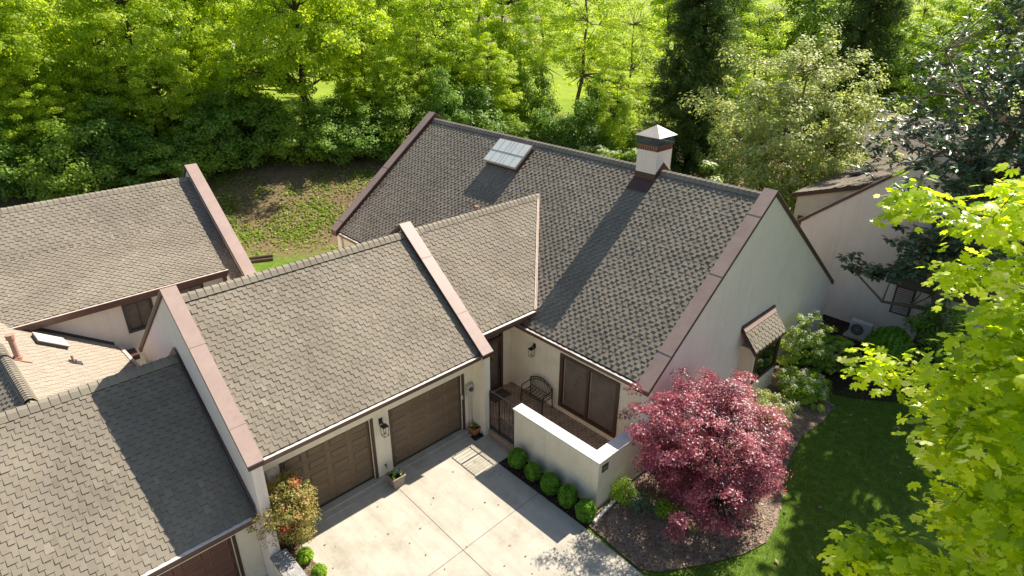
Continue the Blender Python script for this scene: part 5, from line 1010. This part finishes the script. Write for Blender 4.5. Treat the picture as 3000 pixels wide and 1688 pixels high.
# hosta
def hosta(t, base, r=.42, n=30, leafm="leaf_mid", seed=221):
    R = np.random.default_rng(seed); a = R.uniform(0, 6.28, n); el = R.uniform(.15, .9, n); rr = R.uniform(.4, 1, n) * r; d = np.stack([np.cos(a), np.sin(a), 0 * a], 1)
    pos = base + d * rr[:, None] + np.stack([0 * a, 0 * a, .10 + el * .22], 1); nrm = d * .5 + [0, 0, 1.]; X, Y, Z = rot_from(nrm, np.zeros(n)); spin = np.arctan2(-(d * X).sum(1), (d * Y).sum(1))
    leaf_mesh("leaves", leafm, [(0, -.5, 0), (.26, -.25, .05), (.3, .05, .06), (0, .55, -.06), (-.3, .05, .06), (-.26, -.25, .05)], [(0, 1, 2, 3), (0, 3, 4, 5)], pos, nrm, .30 * R.uniform(.7, 1.1, n), R.uniform(.4, 1, n), t, spin=spin, R=R)
    MB().tube([base - V(0, 0, .02), base + V(0, 0, .12)], [.05, .03], 6).build("crown_base", "bark", t)
big_tree("hosta_plant", (15.3, -7.45, 0), "low green hosta rosette in the pale mulch at the lawn's edge", "plant", hosta)
def strap(t, base, n=130, L=.5, seed=231, mat="leaf_blue_green"):
    R = np.random.default_rng(seed); mb = MB()
    for k in range(n):
        a = R.uniform(0, 6.28); l = L * R.uniform(.6, 1.1); w = .012; d = V(math.cos(a), math.sin(a), 0); s = V(-d[1], d[0], 0) * w; b0 = base + V(R.normal() * .13, R.normal() * .13, 0)
        p1 = b0 + d * l * .25 + V(0, 0, l * .62); p2 = b0 + d * l * .62 + V(0, 0, l * .7); p3 = b0 + d * l * .98 + V(0, 0, l * .38)
        mb.add([b0 - s, b0 + s, p1 + s, p1 - s, p2 + s * .8, p2 - s * .8, p3], [(0, 1, 2, 3), (3, 2, 4, 5), (5, 4, 6)], float(R.uniform()))
    mb.build("leaves", mat, t, attr=True); MB().tube([base - V(0, 0, .03), base + V(0, 0, .06)], [.09, .05], 6).build("crown_base", "bark", t)
big_tree("strap_leaf_plant", (6.75, -6.05, 0), "blue-green strap-leaved clump at the foot of the courtyard wall under the red maple", "plant", strap)
for i, (x, y, sc_, h_, lb) in enumerate([(6.55, -5.62, .34, .75, "yellow-green shrub against the courtyard wall's outer face"), (7.05, -6.75, .26, .4, "small yellow-green plant right of the strap-leaved clump"), (7.25, -7.45, .24, .42, "low green plant with pale flowers at the front of the mulch bed"), (8.75, -8.1, .2, .3, "little green plant under the front edge of the red maple"), (7.2, -7.0, .22, .3, "second low green plant beside the pale-flowered one")]):
    big_tree("bedding_plant", (x, y, 0), lb, "plant", lambda t, b, i=i, sc_=sc_, h_=h_: lilylike(t, b, h_, sc_, 26, "leaf_lime", "flower_white" if i == 2 else None, .2, .06, 240 + i, 60))
# weeds and ground scatter (nobody could count these)
def scatter(name, mat, shape, n, poly_fn, size, zf, seed, nz=1.6, vlo=0, vhi=1):
    R = np.random.default_rng(seed); P = []
    while len(P) < n:
        q = poly_fn(R)
        if q is not None: P.append((q[0], q[1], zf(q[0], q[1])))
    P = np.array(P); nr = R.normal(size=(n, 3)) * .45; nr[:, 2] += nz
    return kind(leaf_mesh(name, mat, shape[0], shape[1], P, nr, size * R.uniform(.5, 1.5, n), R.uniform(vlo, vhi, n), None, R=R), "stuff")
def inpoly(x, y, poly):
    c = False; j = len(poly) - 1
    for i in range(len(poly)):
        if (poly[i][1] > y) != (poly[j][1] > y) and x < (poly[j][0] - poly[i][0]) * (y - poly[i][1]) / (poly[j][1] - poly[i][1]) + poly[i][0]: c = not c
        j = i
    return c
def bedf(R):
    x, y = R.uniform(5, 17), R.uniform(-9.2, -5.2); return (x, y) if inpoly(x, y, bed) else None
CHIP = ([(-.5, -.16, 0), (.5, -.2, .03), (.45, .18, 0), (-.45, .2, .04)], [(0, 1, 2, 3)])
scatter("mulch_chips", "chip", CHIP, 15000, bedf, .045, lambda x, y: .025, 301)
scatter("fallen_leaves", "chip", LEAF, 170, bedf, .11, lambda x, y: .035, 302, vlo=.6)
scatter("side_bed_chips", "chip", CHIP, 2600, lambda R: (R.uniform(-1.42, -1.0), R.uniform(-3.2, -.05)), .05, lambda x, y: .06, 303, vlo=.3)
scatter("hedge_bed_chips", "chip_dark", CHIP, 2600, lambda R: (R.uniform(5.04, 5.70), R.uniform(-5.5, -1.95)), .045, lambda x, y: .035, 304)
scatter("path_chips", "chip_dark", CHIP, 5000, lambda R: (lambda x, y: (x, y) if y < -5.3 + (x - 16.5) * .3 and y > -6.9 - (x - 16.5) * .62 else None)(R.uniform(16.6, 22.6), R.uniform(-10, -4.6)), .06, lambda x, y: .02, 305)
def lawnf(R):
    x, y = R.uniform(4.95, 22), R.uniform(-11.5, -7.2)
    if inpoly(x, y, bed) or (x > 16.4 and y > -7.3 - (x - 16.4) * .55) or x < 5: return None
    return (x, y)
BLADE = ([(-.05, 0, 0), (.05, 0, 0), (.02, .25, .75), (0, .55, 1.3)], [(0, 1, 2), (0, 2, 3)])
scatter("lawn_grass", "grass_blade", BLADE, 60000, lawnf, .055, lambda x, y: -.03, 306, nz=3)
scatter("lawn_fallen_leaves", "chip", LEAF, 60, lawnf, .13, lambda x, y: .02, 307, vlo=.6)
R_ = np.random.default_rng(77); wc = [(R_.uniform(4, 30), R_.uniform(14, 36)) for _ in range(300)]
def weedf(R):
    c = wc[R.integers(len(wc))]; x, y = c[0] + R.normal() * .55, c[1] + R.normal() * .55; t = y * .92 + x * .4
    return (x, y) if 20.5 < t < 34 and not (7.5 < x < 21.5 and y < 13) else None
scatter("bank_weeds", "leaf_mid", LEAF, 24000, weedf, .15, lambda x, y: terrain(x, y) + .07, 308)
scatter("bank_leaf_litter", "chip", LEAF, 9000, lambda R: (lambda x, y: (x, y) if 21 < y * .92 + x * .4 < 34 else None)(R.uniform(2, 30), R.uniform(13, 36)), .11, lambda x, y: terrain(x, y) + .03, 309, vhi=.8)
scatter("driveway_leaves", "chip", LEAF, 70, lambda R: (lambda x, y: (x, y) if R.uniform() < .25 + .75 * abs(x - 2) / 3.2 else None)(R.uniform(-.9, 4.9), R.uniform(-9, -.4)), .06, lambda x, y: .012, 310, vlo=.1)
# timber at the foot of the bank, stepping stones
tb = MB(); tb.beam((5.75, 19.4, terrain(5.75, 19.4) + .16), (7.1, 18.85, terrain(7.1, 18.85) + .16), .16, .16); tb.beam((5.85, 19.1, terrain(5.85, 19.1) + .08), (7.0, 18.6, terrain(7, 18.6) + .08), .16, .14); tb = tb.build("landscape_timber", "bark"); recentre(tb, (6.4, 19.1, terrain(6.4, 19.1))); tag(tb, "old brown landscape timbers lying at the foot of the bank", "timber")
material("stone", (.12, .09, .07), .9, .2, color2=(.08, .06, .047), scale=5, bump=(14, .4, .01))
for i, (x, y, r, lb) in enumerate([(20.7, -6.2, .25, "flat stepping stone nearest the air conditioner"), (20.2, -6.75, .27, "second stepping stone on the dark path, beside the large ball shrub"), (19.6, -7.15, .26, "third stepping stone on the dark mulch path"), (19.0, -7.6, .24, "stepping stone nearest the lawn on the dark path")]):
    a = np.linspace(0, 6.283, 9)[:-1]; R_ = np.random.default_rng(400 + i); P = [(x + r * math.cos(q) * R_.uniform(.75, 1.1), y + r * math.sin(q) * R_.uniform(.75, 1.1), .0) for q in a]
    o = MB().prism(P, (0, 0, .045)).build("stepping_stone", "stone"); recentre(o, (x, y, 0)); tag(o, lb, "stepping stone", "stepping stones on the dark path")
# far houses at the top edge
def far_house(px, dd, w, dpt, h, rot, wallm, label):
    c = az_pt(px, dd, 40); t = thing("far_house", tuple(c), label, "house", "far houses beyond the trees"); ca, sa = math.cos(rot), math.sin(rot); T = lambda x, y, z: V(c[0] + ca * x - sa * y, c[1] + sa * x + ca * y, c[2] + z)
    mb = MB(); mb.prism([T(-w, -dpt, -1), T(w, -dpt, -1), T(w, dpt, -1), T(-w, dpt, -1)], (0, 0, h + 1)); mb.prism([T(-w, -dpt, h), T(-w, dpt, h), T(-w, 0, h + dpt * .6)], T(w, 0, 0) - T(-w, 0, 0)); mb.build("wall", wallm, t)
    mb = MB(); mb.prism([T(-w - .4, -dpt - .4, h - .2), T(w + .4, -dpt - .4, h - .2), T(w + .4, 0, h + dpt * .6 + .05), T(-w - .4, 0, h + dpt * .6 + .05)], (0, 0, .2)); mb.prism([T(-w - .4, dpt + .4, h - .2), T(w + .4, dpt + .4, h - .2), T(w + .4, 0.01, h + dpt * .6 + .05), T(-w - .4, 0.01, h + dpt * .6 + .05)][::-1], (0, 0, .2)); mb.build("roof", "shingle_pale", t)
    for k in (-.6, 0, .6): q = T(w * k, -dpt - .02, h * .55); MB().obox(q, V(ca, sa, 0) * .6, V(-sa, ca, 0) * .05, V(0, 0, .7)).build("window", "glass_dark", t)
far_house(620, 120, 8, 5, 5, .4, "stucco_white", "distant white house at the top edge above the left parapet")
far_house(1450, 135, 9, 5, 4, .2, "stucco_white", "distant white house at the top edge above the skylight")
far_house(2190, 150, 8, 5, 5, -.3, "stucco_pink", "distant grey house at the top edge between the two conifers")
far_house(2880, 46, 4.2, 3.0, 4.4, 1.2, "stucco", "tan-roofed cream house seen through the magnolia at the right edge")
